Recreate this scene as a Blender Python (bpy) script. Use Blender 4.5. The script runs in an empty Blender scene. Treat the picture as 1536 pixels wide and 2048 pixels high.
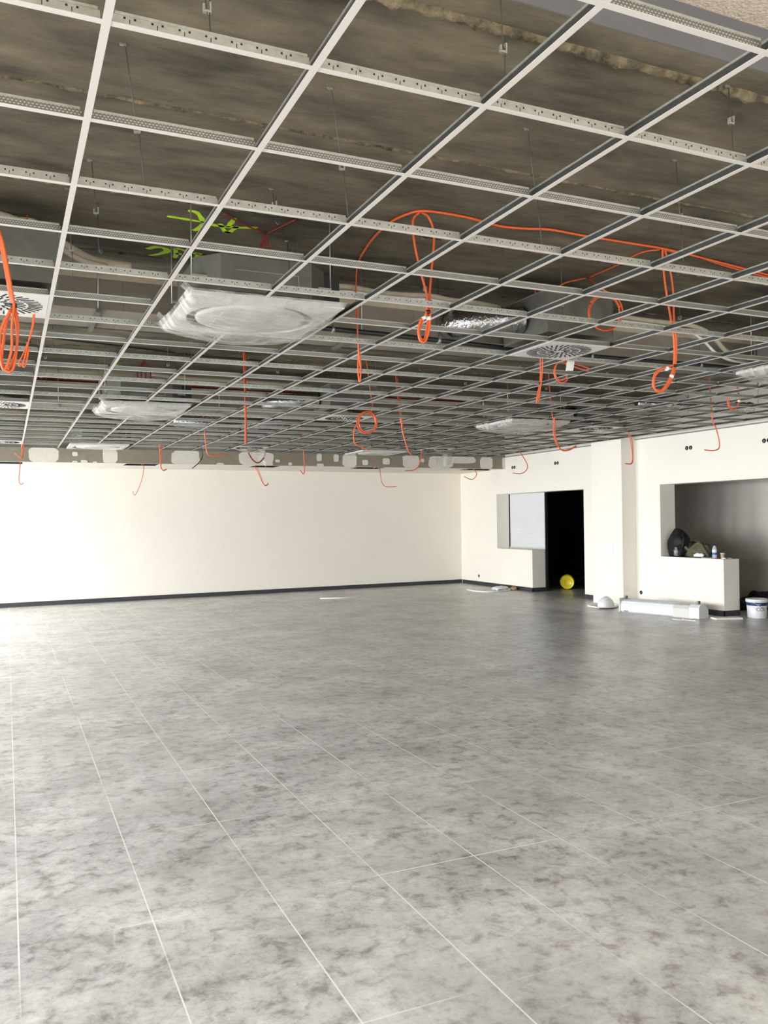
import bpy, math, random
import numpy as np
from mathutils import Vector, noise
random.seed(7)
PI = math.pi
sc = bpy.context.scene
col = sc.collection

# ------------------------------------------------------------------ camera
YAW, PITCH, ROLL, FPX, CAMZ = 0.42415, 0.00861, -0.01298, 1674.35, 1.61
cy_, sy_, cp_, sp_, cr_, sr_ = math.cos(YAW), math.sin(YAW), math.cos(PITCH), math.sin(PITCH), math.cos(ROLL), math.sin(ROLL)
FW = Vector((sy_*cp_, cy_*cp_, sp_)); R0 = Vector((cy_, -sy_, 0)); U0 = R0.cross(FW)
RT = cr_*R0 + sr_*U0; UP = -sr_*R0 + cr_*U0
CAM = Vector((0, 0, CAMZ))
cam_d = bpy.data.cameras.new('camera'); cam = bpy.data.objects.new('camera', cam_d); col.objects.link(cam)
cam_d.sensor_fit = 'VERTICAL'; cam_d.sensor_height = 36.0; cam_d.lens = 36.0*FPX/2048
cam_d.clip_start = 0.05; cam_d.clip_end = 200
from mathutils import Matrix
M = Matrix(((RT.x, UP.x, -FW.x, 0), (RT.y, UP.y, -FW.y, 0), (RT.z, UP.z, -FW.z, CAMZ), (0, 0, 0, 1)))
cam.matrix_world = M
sc.camera = cam

# measuring helpers: where a sight line of the photograph meets a real plane
def _ray(u, v): return FW + RT*((u-768)/FPX) - UP*((v-1024)/FPX)
def onz(u, v, z): d = _ray(u, v); return CAM + d*((z-CAMZ)/d.z)
def ony(u, v, y): d = _ray(u, v); return CAM + d*(y/d.y)
def onx(u, v, x): d = _ray(u, v); return CAM + d*(x/d.x)
def seen(p, m=60):
    q = Vector(p)-CAM; d = q.dot(FW)
    if d < 0.2: return None
    u, v = 768+FPX*q.dot(RT)/d, 1024-FPX*q.dot(UP)/d
    return (u, v, d) if -m < u < 1536+m and -m < v < 2048+m else None

# ------------------------------------------------------------------ view, world, daylight
sc.view_settings.view_transform = 'Standard'; sc.view_settings.look = 'None'
sc.view_settings.gamma = 1.0; sc.view_settings.use_curve_mapping = False
sc.view_settings.exposure = 1.5
sc.cycles.use_denoising = True
sc.cycles.max_bounces = 10; sc.cycles.diffuse_bounces = 6; sc.cycles.glossy_bounces = 4
sc.cycles.transparent_max_bounces = 12
sc.cycles.sample_clamp_indirect = 6.0
w = bpy.data.worlds.new('sky'); sc.world = w; w.use_nodes = True
w.node_tree.nodes['Background'].inputs[0].default_value = (0.80, 0.88, 1.0, 1)
w.node_tree.nodes['Background'].inputs[1].default_value = 1.0

WIN_L = [(-0.9, 1.7), (2.4, 5.2), (6.2, 8.9), (10.1, 12.6), (13.8, 16.2)]      # left wall windows, y ranges
WIN_F = [(0.4, 3.6), (4.6, 7.8)]                                               # wall behind the camera, x ranges
LX, FY, HEAD, SILL = -5.0, -3.5, 2.65, 0.10
def area(name, loc, rot, sx, sy, power, color=(0.95, 0.98, 1.0), spread=PI):
    l = bpy.data.lights.new(name, 'AREA'); l.shape = 'RECTANGLE'; l.size = sx; l.size_y = sy
    l.energy = power; l.color = color; l.spread = spread
    o = bpy.data.objects.new(name, l); o.location = loc; o.rotation_euler = rot; col.objects.link(o); return o
P_L, P_F = 30.0, 9.5
for i, (a, b) in enumerate(WIN_L):
    ww, hh = b-a, HEAD-SILL
    area('window_daylight', (LX-0.28, (a+b)/2, (HEAD+SILL)/2), (0, -(PI/2-0.70), 0), hh, ww, P_L*(0.86, 0.80, 0.76, 1.15, 1.85)[i]*ww*hh, spread=2.35)
for i, (a, b) in enumerate(WIN_F):
    ww, hh = b-a, HEAD-SILL
    area('window_daylight', ((a+b)/2, FY-0.28, (HEAD+SILL)/2), (PI/2+0.85, 0, 0), ww, hh, P_F*ww*hh)

# ------------------------------------------------------------------ materials
MATS = {}
def mat(name, base=(0.8, 0.8, 0.8), rough=0.6, metal=0.0, spec=0.5, noise_amt=0.0, noise_scale=5.0, stretch=(1, 1, 1), bump=0.0, bump_scale=40, base2=None, alpha=None):
    if name in MATS: return MATS[name]
    m = bpy.data.materials.new(name); m.use_nodes = True; nt = m.node_tree; n = nt.nodes; L = nt.links
    b = n['Principled BSDF']; b.inputs['Roughness'].default_value = rough; b.inputs['Metallic'].default_value = metal
    b.inputs['Specular IOR Level'].default_value = spec
    b.inputs['Base Color'].default_value = (*base, 1)
    tc = n.new('ShaderNodeTexCoord'); mp = n.new('ShaderNodeMapping'); mp.inputs['Scale'].default_value = stretch
    L.new(tc.outputs['Object'], mp.inputs['Vector'])
    if noise_amt > 0 or base2:
        t = n.new('ShaderNodeTexNoise'); t.inputs['Scale'].default_value = noise_scale; t.inputs['Detail'].default_value = 6; t.inputs['Roughness'].default_value = 0.62
        L.new(mp.outputs[0], t.inputs['Vector'])
        r = n.new('ShaderNodeValToRGB'); r.color_ramp.elements[0].position = 0.32; r.color_ramp.elements[1].position = 0.70
        c2 = base2 or tuple(min(1, c*(1+noise_amt)) for c in base); c1 = base if base2 else tuple(c*(1-noise_amt) for c in base)
        r.color_ramp.elements[0].color = (*c1, 1); r.color_ramp.elements[1].color = (*c2, 1)
        L.new(t.outputs['Fac'], r.inputs[0]); L.new(r.outputs[0], b.inputs['Base Color'])
    if bump > 0:
        t2 = n.new('ShaderNodeTexNoise'); t2.inputs['Scale'].default_value = bump_scale; t2.inputs['Detail'].default_value = 4
        L.new(mp.outputs[0], t2.inputs['Vector'])
        bp = n.new('ShaderNodeBump'); bp.inputs['Strength'].default_value = bump; bp.inputs['Distance'].default_value = 0.01
        L.new(t2.outputs['Fac'], bp.inputs['Height']); L.new(bp.outputs[0], b.inputs['Normal'])
    if alpha is not None: b.inputs['Alpha'].default_value = alpha
    MATS[name] = m; return m

m_wall = mat('wall_paint', (0.82, 0.775, 0.695), 0.85, noise_amt=0.015, noise_scale=1.2, bump=0.05, bump_scale=90)
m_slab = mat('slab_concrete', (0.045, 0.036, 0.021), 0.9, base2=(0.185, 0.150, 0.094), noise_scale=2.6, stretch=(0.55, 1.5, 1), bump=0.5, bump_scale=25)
m_slab2 = mat('slab_edge_grey', (0.13, 0.12, 0.118), 0.85, noise_amt=0.06, noise_scale=6, bump=0.1)
m_slab3 = mat('wood_wool_board', (0.52, 0.43, 0.33), 0.95, base2=(0.72, 0.60, 0.47), noise_scale=45, bump=0.9, bump_scale=70)
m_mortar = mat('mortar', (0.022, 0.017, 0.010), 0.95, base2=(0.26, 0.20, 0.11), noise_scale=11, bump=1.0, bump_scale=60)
m_base = mat('baseboard_grey', (0.035, 0.035, 0.04), 0.5, noise_amt=0.1, noise_scale=20)
m_white = mat('tee_white_paint', (0.60, 0.55, 0.50), 0.5)
m_zinc = mat('galvanised', (0.43, 0.43, 0.38), 0.42, metal=0.8, noise_amt=0.14, noise_scale=30)
m_zinc_dark = mat('galvanised_box', (0.15, 0.147, 0.125), 0.5, metal=0.5, noise_amt=0.12, noise_scale=8)
m_slot = mat('slot_black', (0.004, 0.004, 0.004), 0.8)
m_panel = mat('panel_white', (0.62, 0.60, 0.56), 0.4)
m_orange = mat('cable_orange', (0.72, 0.12, 0.025), 0.45, noise_amt=0.1, noise_scale=40)
m_redc = mat('cable_dark_red', (0.22, 0.03, 0.015), 0.5)
m_blackc = mat('cable_black', (0.015, 0.015, 0.015), 0.5)
m_wire = mat('wire_dark_steel', (0.10, 0.10, 0.095), 0.5, metal=0.7)
m_rod = mat('threaded_rod', (0.55, 0.56, 0.54), 0.35, metal=0.8)
m_duct = mat('fire_board', (0.19, 0.16, 0.125), 0.9, base2=(0.27, 0.232, 0.185), noise_scale=3, stretch=(0.6, 1, 2.5), bump=0.15, bump_scale=60)
m_cream = mat('pipe_insulation', (0.50, 0.43, 0.32), 0.9, noise_amt=0.08, noise_scale=14, bump=0.4, bump_scale=50)
m_black = mat('black_pipe', (0.018, 0.02, 0.022), 0.4)
m_foil = mat('foil', (0.45, 0.45, 0.44), 0.22, metal=1.0, bump=1.0, bump_scale=35)
m_green = mat('spray_green', (0.58, 0.92, 0.02), 0.7, noise_amt=0.15, noise_scale=30)
m_whitep = mat('white_plastic', (0.68, 0.69, 0.70), 0.4)
m_cap = mat('end_cap_grey', (0.56, 0.55, 0.51), 0.5)
m_brown = mat('brown_board', (0.33, 0.22, 0.10), 0.8, noise_amt=0.15)
m_gyp = mat('plasterboard', (0.27, 0.235, 0.175), 0.9, noise_amt=0.08, noise_scale=8)
m_spack = mat('joint_compound', (0.74, 0.69, 0.60), 0.9, noise_amt=0.05, noise_scale=10)
m_kitchen = mat('grey_render', (0.42, 0.385, 0.35), 0.7, base2=(0.56, 0.52, 0.47), noise_scale=1.3, stretch=(1, 1, 0.4))
m_dark = mat('unlit_wall_black', (0.02, 0.021, 0.02), 0.9)  # near-black base puts the unlit room's and soffit void's shade into the colour
m_cable_w = mat('white_cable', (0.78, 0.77, 0.73), 0.5)
m_frame = mat('window_frame_grey', (0.25, 0.26, 0.27), 0.4)
m_paper = mat('paper', (0.8, 0.79, 0.76), 0.8)
m_yellow = mat('yellow_plastic', (0.85, 0.70, 0.02), 0.4)

# perforated tee web: rows of punched holes / pressed dimples, laid out in the tee's own coordinates
def perf_mat():
    m = bpy.data.materials.new('galvanised_perforated'); m.use_nodes = True; nt = m.node_tree; n = nt.nodes; L = nt.links
    b = n['Principled BSDF']; b.inputs['Metallic'].default_value = 0.8; b.inputs['Roughness'].default_value = 0.4
    tc = n.new('ShaderNodeTexCoord'); sp = n.new('ShaderNodeSeparateXYZ'); L.new(tc.outputs['Object'], sp.inputs[0])
    def math_(op, a, bb=None, c=None):
        q = n.new('ShaderNodeMath'); q.operation = op
        for k, x in enumerate((a, bb, c)):
            if x is None: continue
            if isinstance(x, (int, float)): q.inputs[k].default_value = x
            else: L.new(x, q.inputs[k])
        return q.outputs[0]
    x, z = sp.outputs[0], sp.outputs[2]
    row = math_('FLOOR', math_('DIVIDE', z, 0.0085)); off = math_('MULTIPLY', row, 0.5)
    fx = math_('SUBTRACT', math_('FRACT', math_('ADD', math_('DIVIDE', x, 0.0125), off)), 0.5)
    fz = math_('SUBTRACT', math_('FRACT', math_('DIVIDE', z, 0.0085)), 0.5)
    d = math_('ADD', math_('POWER', math_('ABSOLUTE', fx), 2), math_('MULTIPLY', math_('POWER', math_('ABSOLUTE', fz), 2), 1.1))
    hole = math_('LESS_THAN', d, 0.055)
    mix = n.new('ShaderNodeMix'); mix.data_type = 'RGBA'
    L.new(hole, mix.inputs['Factor']); mix.inputs['A'].default_value = (0.20, 0.20, 0.18, 1); mix.inputs['B'].default_value = (0.62, 0.60, 0.53, 1)
    L.new(mix.outputs['Result'], b.inputs['Base Color'])
    bp = n.new('ShaderNodeBump'); bp.inputs['Distance'].default_value = 0.002; bp.inputs['Strength'].default_value = 0.6
    L.new(d, bp.inputs['Height']); L.new(bp.outputs[0], b.inputs['Normal'])
    return m
m_perf = perf_mat()

def floor_mat():
    m = bpy.data.materials.new('dusty_vinyl_tiles'); m.use_nodes = True; nt = m.node_tree; n = nt.nodes; L = nt.links
    b = n['Principled BSDF']
    tc = n.new('ShaderNodeTexCoord')
    def noise_(scale, detail=6, rough=0.6, stretch=(1, 1, 1), dist=0.0, off=(0, 0, 0)):
        mp = n.new('ShaderNodeMapping'); mp.inputs['Scale'].default_value = stretch; mp.inputs['Location'].default_value = off
        t = n.new('ShaderNodeTexNoise'); t.inputs['Scale'].default_value = scale; t.inputs['Detail'].default_value = detail
        t.inputs['Roughness'].default_value = rough; t.inputs['Distortion'].default_value = dist
        L.new(tc.outputs['Object'], mp.inputs[0]); L.new(mp.outputs[0], t.inputs['Vector']); return t.outputs['Fac']
    def ramp(f, stops):
        r = n.new('ShaderNodeValToRGB'); e = r.color_ramp.elements
        e[0].position, e[0].color = stops[0][0], (*stops[0][1], 1); e[1].position, e[1].color = stops[-1][0], (*stops[-1][1], 1)
        for p, c in stops[1:-1]: q = e.new(p); q.color = (*c, 1)
        L.new(f, r.inputs[0]); return r.outputs[0]
    def mix(f, a, c, blend='MIX'):
        q = n.new('ShaderNodeMix'); q.data_type = 'RGBA'; q.blend_type = blend
        for k, x in (('Factor', f), ('A', a), ('B', c)):
            if isinstance(x, tuple): q.inputs[k].default_value = (*x, 1)
            elif isinstance(x, (int, float)): q.inputs[k].default_value = x
            else: L.new(x, q.inputs[k])
        return q.outputs['Result']
    basec = ramp(noise_(1.6, 7, 0.62), [(0.34, (0.35, 0.345, 0.335)), (0.48, (0.45, 0.447, 0.437)), (0.64, (0.57, 0.565, 0.55))])
    patch = ramp(noise_(10.5, 7, 0.66, dist=0.35), [(0.34, (0.50, 0.47, 0.455)), (0.41, (0.74, 0.72, 0.71)), (0.48, (0.96, 0.955, 0.95)), (0.56, (1.03, 1.03, 1.02)), (0.68, (1.18, 1.17, 1.15))])
    c = mix(1.0, basec, patch, 'MULTIPLY'); c = mix(1.0, c, (0.985, 1.0, 1.005), 'MULTIPLY')
    scuff = ramp(noise_(4.0, 9, 0.75, dist=0.4, off=(7, 3, 0)), [(0.36, (0.60, 0.56, 0.545)), (0.43, (0.93, 0.92, 0.915)), (0.60, (1.0, 1.0, 1.0)), (0.75, (1.10, 1.10, 1.08))])
    c = mix(0.85, c, scuff, 'MULTIPLY')
    fine = ramp(noise_(34, 5, 0.7), [(0.34, (0.72, 0.70, 0.69)), (0.47, (0.98, 0.98, 0.98)), (0.70, (1.07, 1.07, 1.06))])
    c = mix(0.75, c, fine, 'MULTIPLY')
    swirl = ramp(noise_(12, 4, 0.6, dist=2.2, off=(3, 1, 0)), [(0.42, (1, 1, 1)), (0.49, (0.86, 0.85, 0.84)), (0.54, (1, 1, 1))])
    c = mix(0.5, c, swirl, 'MULTIPLY')
    dust = ramp(noise_(0.8, 5, 0.6, off=(2, 9, 0)), [(0.40, (0, 0, 0)), (0.66, (1, 1, 1))])
    c = mix(mix(1.0, dust, (0.30, 0.30, 0.30), 'MULTIPLY'), c, (0.60, 0.59, 0.565))
    # pale joints: tiles 0.5 m by 1.0 m
    sp = n.new('ShaderNodeSeparateXYZ'); L.new(tc.outputs['Object'], sp.inputs[0])
    def math_(op, a, bb=None):
        q = n.new('ShaderNodeMath'); q.operation = op
        for k, x in enumerate((a, bb)):
            if x is None: continue
            if isinstance(x, (int, float)): q.inputs[k].default_value = x
            else: L.new(x, q.inputs[k])
        return q.outputs[0]
    def line(coord, step, off, wd):
        f = math_('FRACT', math_('DIVIDE', math_('SUBTRACT', coord, off), step))
        return math_('LESS_THAN', math_('ABSOLUTE', math_('SUBTRACT', f, 0.5)), wd/step)
    lx = line(sp.outputs[0], 0.4975, 0.030-0.24875, 0.0030)
    ly = line(sp.outputs[1], 0.9935, 2.490-0.49675, 0.0040)
    fadex = ramp(noise_(0.9, 3, 0.5, off=(5, 5, 0)), [(0.34, (0.10, 0.10, 0.10)), (0.54, (1, 1, 1))])
    fadey = ramp(noise_(1.1, 3, 0.5, off=(1, 8, 0)), [(0.44, (0, 0, 0)), (0.62, (0.8, 0.8, 0.8))])
    c = mix(math_('MULTIPLY', lx, fadex), c, (0.69, 0.68, 0.65))
    c = mix(math_('MULTIPLY', ly, fadey), c, (0.74, 0.73, 0.69))
    L.new(c, b.inputs['Base Color'])
    rr = n.new('ShaderNodeMapRange'); rr.inputs['To Min'].default_value = 0.22; rr.inputs['To Max'].default_value = 0.42
    L.new(noise_(3, 4), rr.inputs['Value']); L.new(rr.outputs[0], b.inputs['Roughness'])
    return m
m_floor = floor_mat()

def film_mat():
    m = bpy.data.materials.new('plastic_film'); m.use_nodes = True; nt = m.node_tree; n = nt.nodes; L = nt.links
    b = n['Principled BSDF']; b.inputs['Base Color'].default_value = (0.56, 0.54, 0.50, 1); b.inputs['Roughness'].default_value = 0.28
    tc = n.new('ShaderNodeTexCoord'); mp = n.new('ShaderNodeMapping'); mp.inputs['Scale'].default_value = (3, 9, 1); mp.inputs['Rotation'].default_value = (0, 0, 0.6)
    t = n.new('ShaderNodeTexNoise'); t.inputs['Scale'].default_value = 1.1; t.inputs['Detail'].default_value = 7; t.inputs['Distortion'].default_value = 0.9
    L.new(tc.outputs['Object'], mp.inputs[0]); L.new(mp.outputs[0], t.inputs['Vector'])
    r = n.new('ShaderNodeMapRange'); r.inputs['From Min'].default_value = 0.38; r.inputs['From Max'].default_value = 0.68
    r.inputs['To Min'].default_value = 0.18; r.inputs['To Max'].default_value = 0.72
    L.new(t.outputs['Fac'], r.inputs['Value']); L.new(r.outputs[0], b.inputs['Alpha'])
    bp = n.new('ShaderNodeBump'); bp.inputs['Strength'].default_value = 0.5; bp.inputs['Distance'].default_value = 0.012
    L.new(t.outputs['Fac'], bp.inputs['Height']); L.new(bp.outputs[0], b.inputs['Normal'])
    return m
m_film = film_mat()

# ------------------------------------------------------------------ mesh builder
class MB:
    def __init__(s): s.v = []; s.f = []; s.m = []; s.sm = []
    def face(s, idx, m=0, smooth=False): s.f.append(idx); s.m.append(m); s.sm.append(smooth)
    def box(s, a, b, m=0):
        x0, y0, z0 = a; x1, y1, z1 = b; k = len(s.v)
        s.v += [(x0,y0,z0),(x1,y0,z0),(x1,y1,z0),(x0,y1,z0),(x0,y0,z1),(x1,y0,z1),(x1,y1,z1),(x0,y1,z1)]
        for q in ((3,2,1,0),(4,5,6,7),(0,1,5,4),(1,2,6,5),(2,3,7,6),(3,0,4,7)): s.face([k+i for i in q], m)
        return s
    def obox(s, c, ax, ay, az, m=0):
        k = len(s.v); c = Vector(c); ax, ay, az = Vector(ax), Vector(ay), Vector(az)
        for sz in (-1, 1):
            for sx, sy in ((-1,-1),(1,-1),(1,1),(-1,1)): s.v.append(tuple(c+ax*sx+ay*sy+az*sz))
        for q in ((3,2,1,0),(4,5,6,7),(0,1,5,4),(1,2,6,5),(2,3,7,6),(3,0,4,7)): s.face([k+i for i in q], m)
        return s
    def tube(s, pts, r, n=8, m=0, closed=False, cap=True):
        pts = [Vector(p) for p in pts]; N = len(pts); k = len(s.v)
        rs = r if isinstance(r, (list, tuple)) else [r]*N
        t0 = (pts[1]-pts[0]).normalized(); ref = Vector((0,0,1)) if abs(t0.z) < 0.9 else Vector((1,0,0))
        nn = t0.cross(ref).normalized()
        for i, p in enumerate(pts):
            if closed: t = (pts[(i+1)%N]-pts[i-1])
            else: t = (pts[min(i+1,N-1)]-pts[max(i-1,0)])
            t = t.normalized() if t.length > 1e-9 else t0
            nn = (nn - t*nn.dot(t)); nn = nn.normalized() if nn.length > 1e-6 else t.orthogonal().normalized()
            bb = t.cross(nn)
            for j in range(n):
                a = 2*PI*j/n; s.v.append(tuple(p+(nn*math.cos(a)+bb*math.sin(a))*rs[i]))
        for i in range(N if closed else N-1):
            i2 = (i+1) % N
            for j in range(n): s.face([k+i*n+j, k+i*n+(j+1)%n, k+i2*n+(j+1)%n, k+i2*n+j], m, True)
        if cap and not closed:
            s.face([k+j for j in range(n)][::-1], m); s.face([k+(N-1)*n+j for j in range(n)], m)
        return s
    def lathe(s, prof, n=32, m=0, origin=(0,0,0), axis=None, mats=None):
        k = len(s.v); o = Vector(origin)
        az = Vector(axis or (0,0,1)).normalized(); ax = az.orthogonal().normalized(); ay = az.cross(ax)
        for (r, z) in prof:
            for j in range(n):
                a = 2*PI*j/n; s.v.append(tuple(o+ax*(r*math.cos(a))+ay*(r*math.sin(a))+az*z))
        for i in range(len(prof)-1):
            mm = mats[i] if mats else m
            for j in range(n): s.face([k+i*n+j, k+i*n+(j+1)%n, k+(i+1)*n+(j+1)%n, k+(i+1)*n+j], mm, True)
        return s
    def grid(s, fn, nu, nv, m=0, smooth=True):
        k = len(s.v)
        for i in range(nu+1):
            for j in range(nv+1): s.v.append(tuple(fn(i/nu, j/nv)))
        for i in range(nu):
            for j in range(nv):
                a = k+i*(nv+1)+j; s.face([a, a+nv+1, a+nv+2, a+1], m, smooth)
        return s
    def prism(s, poly, axis, a, b, m=0):
        # poly: 2D points in the plane across 'axis' ('x': (y,z), 'y': (x,z), 'z': (x,y))
        k = len(s.v); n = len(poly)
        for t in (a, b):
            for p, q in poly: s.v.append({'x': (t,p,q), 'y': (p,t,q), 'z': (p,q,t)}[axis])
        s.face([k+i for i in range(n)][::-1], m); s.face([k+n+i for i in range(n)], m)
        for i in range(n): s.face([k+i, k+(i+1)%n, k+n+(i+1)%n, k+n+i], m)
        return s
    def mesh(s, name, mats, origin=None):
        me = bpy.data.meshes.new(name)
        v = s.v if origin is None else [(p[0]-origin[0], p[1]-origin[1], p[2]-origin[2]) for p in s.v]
        me.from_pydata(v, [], s.f); me.update()
        for q in (mats if isinstance(mats, (list, tuple)) else [mats]): me.materials.append(q)
        me.polygons.foreach_set('material_index', s.m); me.polygons.foreach_set('use_smooth', s.sm)
        import bmesh
        bm = bmesh.new(); bm.from_mesh(me); bmesh.ops.recalc_face_normals(bm, faces=bm.faces); bm.to_mesh(me); bm.free()
        return me
    def build(s, name, mats, parent=None, origin=None):
        o = bpy.data.objects.new(name, s.mesh(name, mats, origin))
        if origin is not None: o.location = origin
        col.objects.link(o)
        if parent is not None: o.parent = parent
        return o
def empty(name, loc=(0,0,0), rz=0):
    o = bpy.data.objects.new(name, None); o.empty_display_size = 0.1; o.location = loc; o.rotation_euler = (0,0,rz); col.objects.link(o); return o
def tag(o, label, cat, group=None, kind=None):
    o['label'] = label; o['category'] = cat
    if group: o['group'] = group
    if kind: o['kind'] = kind
    return o
def struct(o, label=None):
    o['kind'] = 'structure'
    if label: o['label'] = label
    return o
def copy_tree(o, parent=None):
    c = o.copy(); col.objects.link(c); c.parent = parent
    for ch in o.children: copy_tree(ch, c)
    return c
def smooth_path(pts, sub=6):
    pts = [Vector(p) for p in pts]; out = []
    P = [pts[0]*2-pts[1]] + pts + [pts[-1]*2-pts[-2]]
    for i in range(1, len(P)-2):
        for k in range(sub):
            t = k/sub; a, b, c, d = P[i-1], P[i], P[i+1], P[i+2]
            out.append(0.5*((2*b)+(c-a)*t+(2*a-5*b+4*c-d)*t*t+(3*b-a-3*c+d)*t**3))
    out.append(pts[-1]); return out
def catl(pts, r, n=8): return MB().tube(smooth_path(pts), r, n)
ORD = ['zeroth','first','second','third','fourth','fifth','sixth','seventh','eighth','ninth','tenth','eleventh','twelfth','thirteenth','fourteenth','fifteenth','sixteenth','seventeenth','eighteenth','nineteenth','twentieth','twenty-first','twenty-second','twenty-third','twenty-fourth','twenty-fifth']

# ------------------------------------------------------------------ the setting
RX, HC, HS = 10.35, CAMZ+1.364, 3.63         # right wall, tee underside, slab underside
TH = 0.33                                    # wall thickness
YB0, YB1 = 17.72, 18.25                      # back wall, slightly out of square
def yb(x): return YB0+(YB1-YB0)*(x/10.35)
fl = MB().box((LX-0.4, FY-0.3, -0.2), (17.5, 19.5, 0)).build('floor', m_floor); struct(fl)
# ceiling: concrete planks over most of the room, higher wood-wool zone by the camera
cl = MB()
for k in range(-1, 13):
    y0 = 2.93+1.19*k; y1 = y0+1.185
    if k == -1: y0 = 2.75
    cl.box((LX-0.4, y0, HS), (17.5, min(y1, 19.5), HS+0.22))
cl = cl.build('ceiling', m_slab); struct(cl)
c2 = MB().box((LX-0.4, FY-0.3, HS+0.20), (17.5, 2.75, HS+0.42)).build('upper_board_ceiling', m_slab3, cl)
c2['label'] = 'rough beige board ceiling over the near edge'
c3 = MB().box((LX-0.4, 2.742, HS+0.0), (17.5, 2.75, HS+0.21)).build('slab_edge', m_slab2, cl)
c3['label'] = 'smooth grey slab edge'
for k in range(0, 13):
    y = 2.925+1.19*k; b = MB(); big = k == 0
    ns = 260 if k < 4 else 90
    wv = 0.055 if big else 0.022
    def fn(u, v, y=y, wv=wv, big=big, k=k):
        x = LX+u*(13.5); a = noise.noise(Vector((x*7, y, 0))); c = noise.noise(Vector((x*23, y*3, v*4)))
        return (x, y+(v-0.5)*wv*(1+0.5*a)+0.006*c, HS+0.004-math.sin(v*PI)*(0.030 if big else 0.013)*(1+0.9*c+0.5*a))
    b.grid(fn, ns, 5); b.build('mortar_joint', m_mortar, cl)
# back wall, sides
b = MB(); b.prism([(LX-0.2, yb(LX)), (10.35+TH, yb(10.68)), (10.68, yb(10.68)+0.25), (LX-0.2, yb(LX)+0.25)], 'z', 0, HS)
struct(b.build('wall_back', m_wall))
b = MB()
edges = [FY-0.3] + [t for w_ in WIN_L for t in w_] + [yb(LX)+0.05]
for i in range(0, len(edges), 2): b.box((LX-0.25, edges[i], 0), (LX, edges[i+1], HS))
for a, c in WIN_L: b.box((LX-0.25, a, 0), (LX, c, SILL)); b.box((LX-0.25, a, HEAD), (LX, c, HS))
b.box((LX-0.25, FY-0.3, HS), (LX, 2.74, HS+0.2))
struct(b.build('wall_left', m_wall))
b = MB(); ex = [LX-0.25] + [t for w_ in WIN_F for t in w_] + [RX+TH]
for i in range(0, len(ex), 2): b.box((ex[i], FY-0.25, 0), (ex[i+1], FY, HS+0.2))
for a, c in WIN_F: b.box((a, FY-0.25, 0), (c, FY, SILL)); b.box((a, FY-0.25, HEAD), (c, FY, HS+0.2))
struct(b.build('wall_front', m_wall))
nw = 1
for a, c in WIN_L:
    f = MB()
    for yy in (a, (a+c)/2-0.03, c-0.06): f.box((LX-0.20, yy, SILL), (LX-0.13, yy+0.06, HEAD))
    f.box((LX-0.20, a, SILL), (LX-0.13, c, SILL+0.06)); f.box((LX-0.20, a, HEAD-0.06), (LX-0.13, c, HEAD))
    struct(f.build('window_%d' % nw, m_frame)); nw += 1
for a, c in WIN_F:
    f = MB()
    for xx in (a, (a+c)/2-0.03, c-0.06): f.box((xx, FY-0.20, SILL), (xx+0.06, FY-0.13, HEAD))
    f.box((a, FY-0.20, SILL), (c, FY-0.13, SILL+0.06)); f.box((a, FY-0.20, HEAD-0.06), (c, FY-0.13, HEAD))
    struct(f.build('window_%d' % nw, m_frame)); nw += 1
# right wall with the two openings
J1, HW1, D1 = 16.58, 15.17, 13.38            # left jamb, half-wall end, right jamb of the hatch + doorway
J2, CE, D2 = 11.27, 9.88, 7.9                # left jamb, counter end, right jamb of the kitchen opening
TOP, CNT = 2.15, 0.90
X0, X1 = RX, RX+TH
b = MB()
b.box((X0, J1, 0), (X1, 18.4, HS)); b.box((X0, D1, TOP), (X1, J1, HS)); b.box((X0, HW1, 0), (X1, J1, CNT))
b.box((X0, J2, 0), (X1, D1, HS)); b.box((X0, D2, TOP), (X1, J2, HS)); b.box((X0, CE, 0), (X1, J2, CNT))
b.box((X0, FY-0.3, 0), (X1, D2, HS)); b.box((X0, FY-0.3, HS), (X1, 2.74, HS+0.2))
b.box((10.03, 11.88, 0), (X0, 12.72, HS))    # pier
wr = struct(b.build('wall_right', m_wall))
# rooms behind the openings
b = MB()
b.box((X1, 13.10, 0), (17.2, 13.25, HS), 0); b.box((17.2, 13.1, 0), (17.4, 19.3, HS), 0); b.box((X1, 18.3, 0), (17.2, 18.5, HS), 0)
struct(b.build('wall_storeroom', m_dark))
b = MB(); b.box((12.2, 5.5, 0), (12.4, 13.1, HS)); b.box((X1, 12.95, 0), (12.2, 13.1, HS)); b.box((X1, 5.3, 0), (12.4, 5.5, HS))
wk = struct(b.build('wall_kitchen', m_kitchen))
b = MB()
for z in (0.9, 1.35, 1.8): b.box((12.198, 5.6, z), (12.2, 12.9, z+0.004))
pass
b.build('board_joints', mat('joint_dark', (0.36, 0.33, 0.30), 0.8), wk)
struct(MB().box((X1, 5.5, 2.62), (12.2, 12.95, 2.68)).build('ceiling_kitchen', m_kitchen))
# baseboards
bh = 0.088
b = MB(); b.prism([(LX, yb(LX)-0.012), (RX, yb(RX)-0.012), (RX, yb(RX)), (LX, yb(LX))], 'z', 0, bh)
struct(b.build('baseboard_back', m_base))
b = MB(); b.box((X0-0.012, HW1-0.012, 0), (X0, 18.2, bh)); b.box((X0-0.012, HW1-0.012, 0), (X1, HW1, bh))
b.box((X0-0.012, 12.72, 0), (X0, D1, bh)); b.box((X0-0.012, CE-0.012, 0), (X0, 10.55, bh)); b.box((X0-0.012, CE-0.012, 0), (X1, CE, bh))
b.box((X0-0.012, FY, 0), (X0, D2, bh))
struct(b.build('baseboard_right', m_base))
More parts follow.
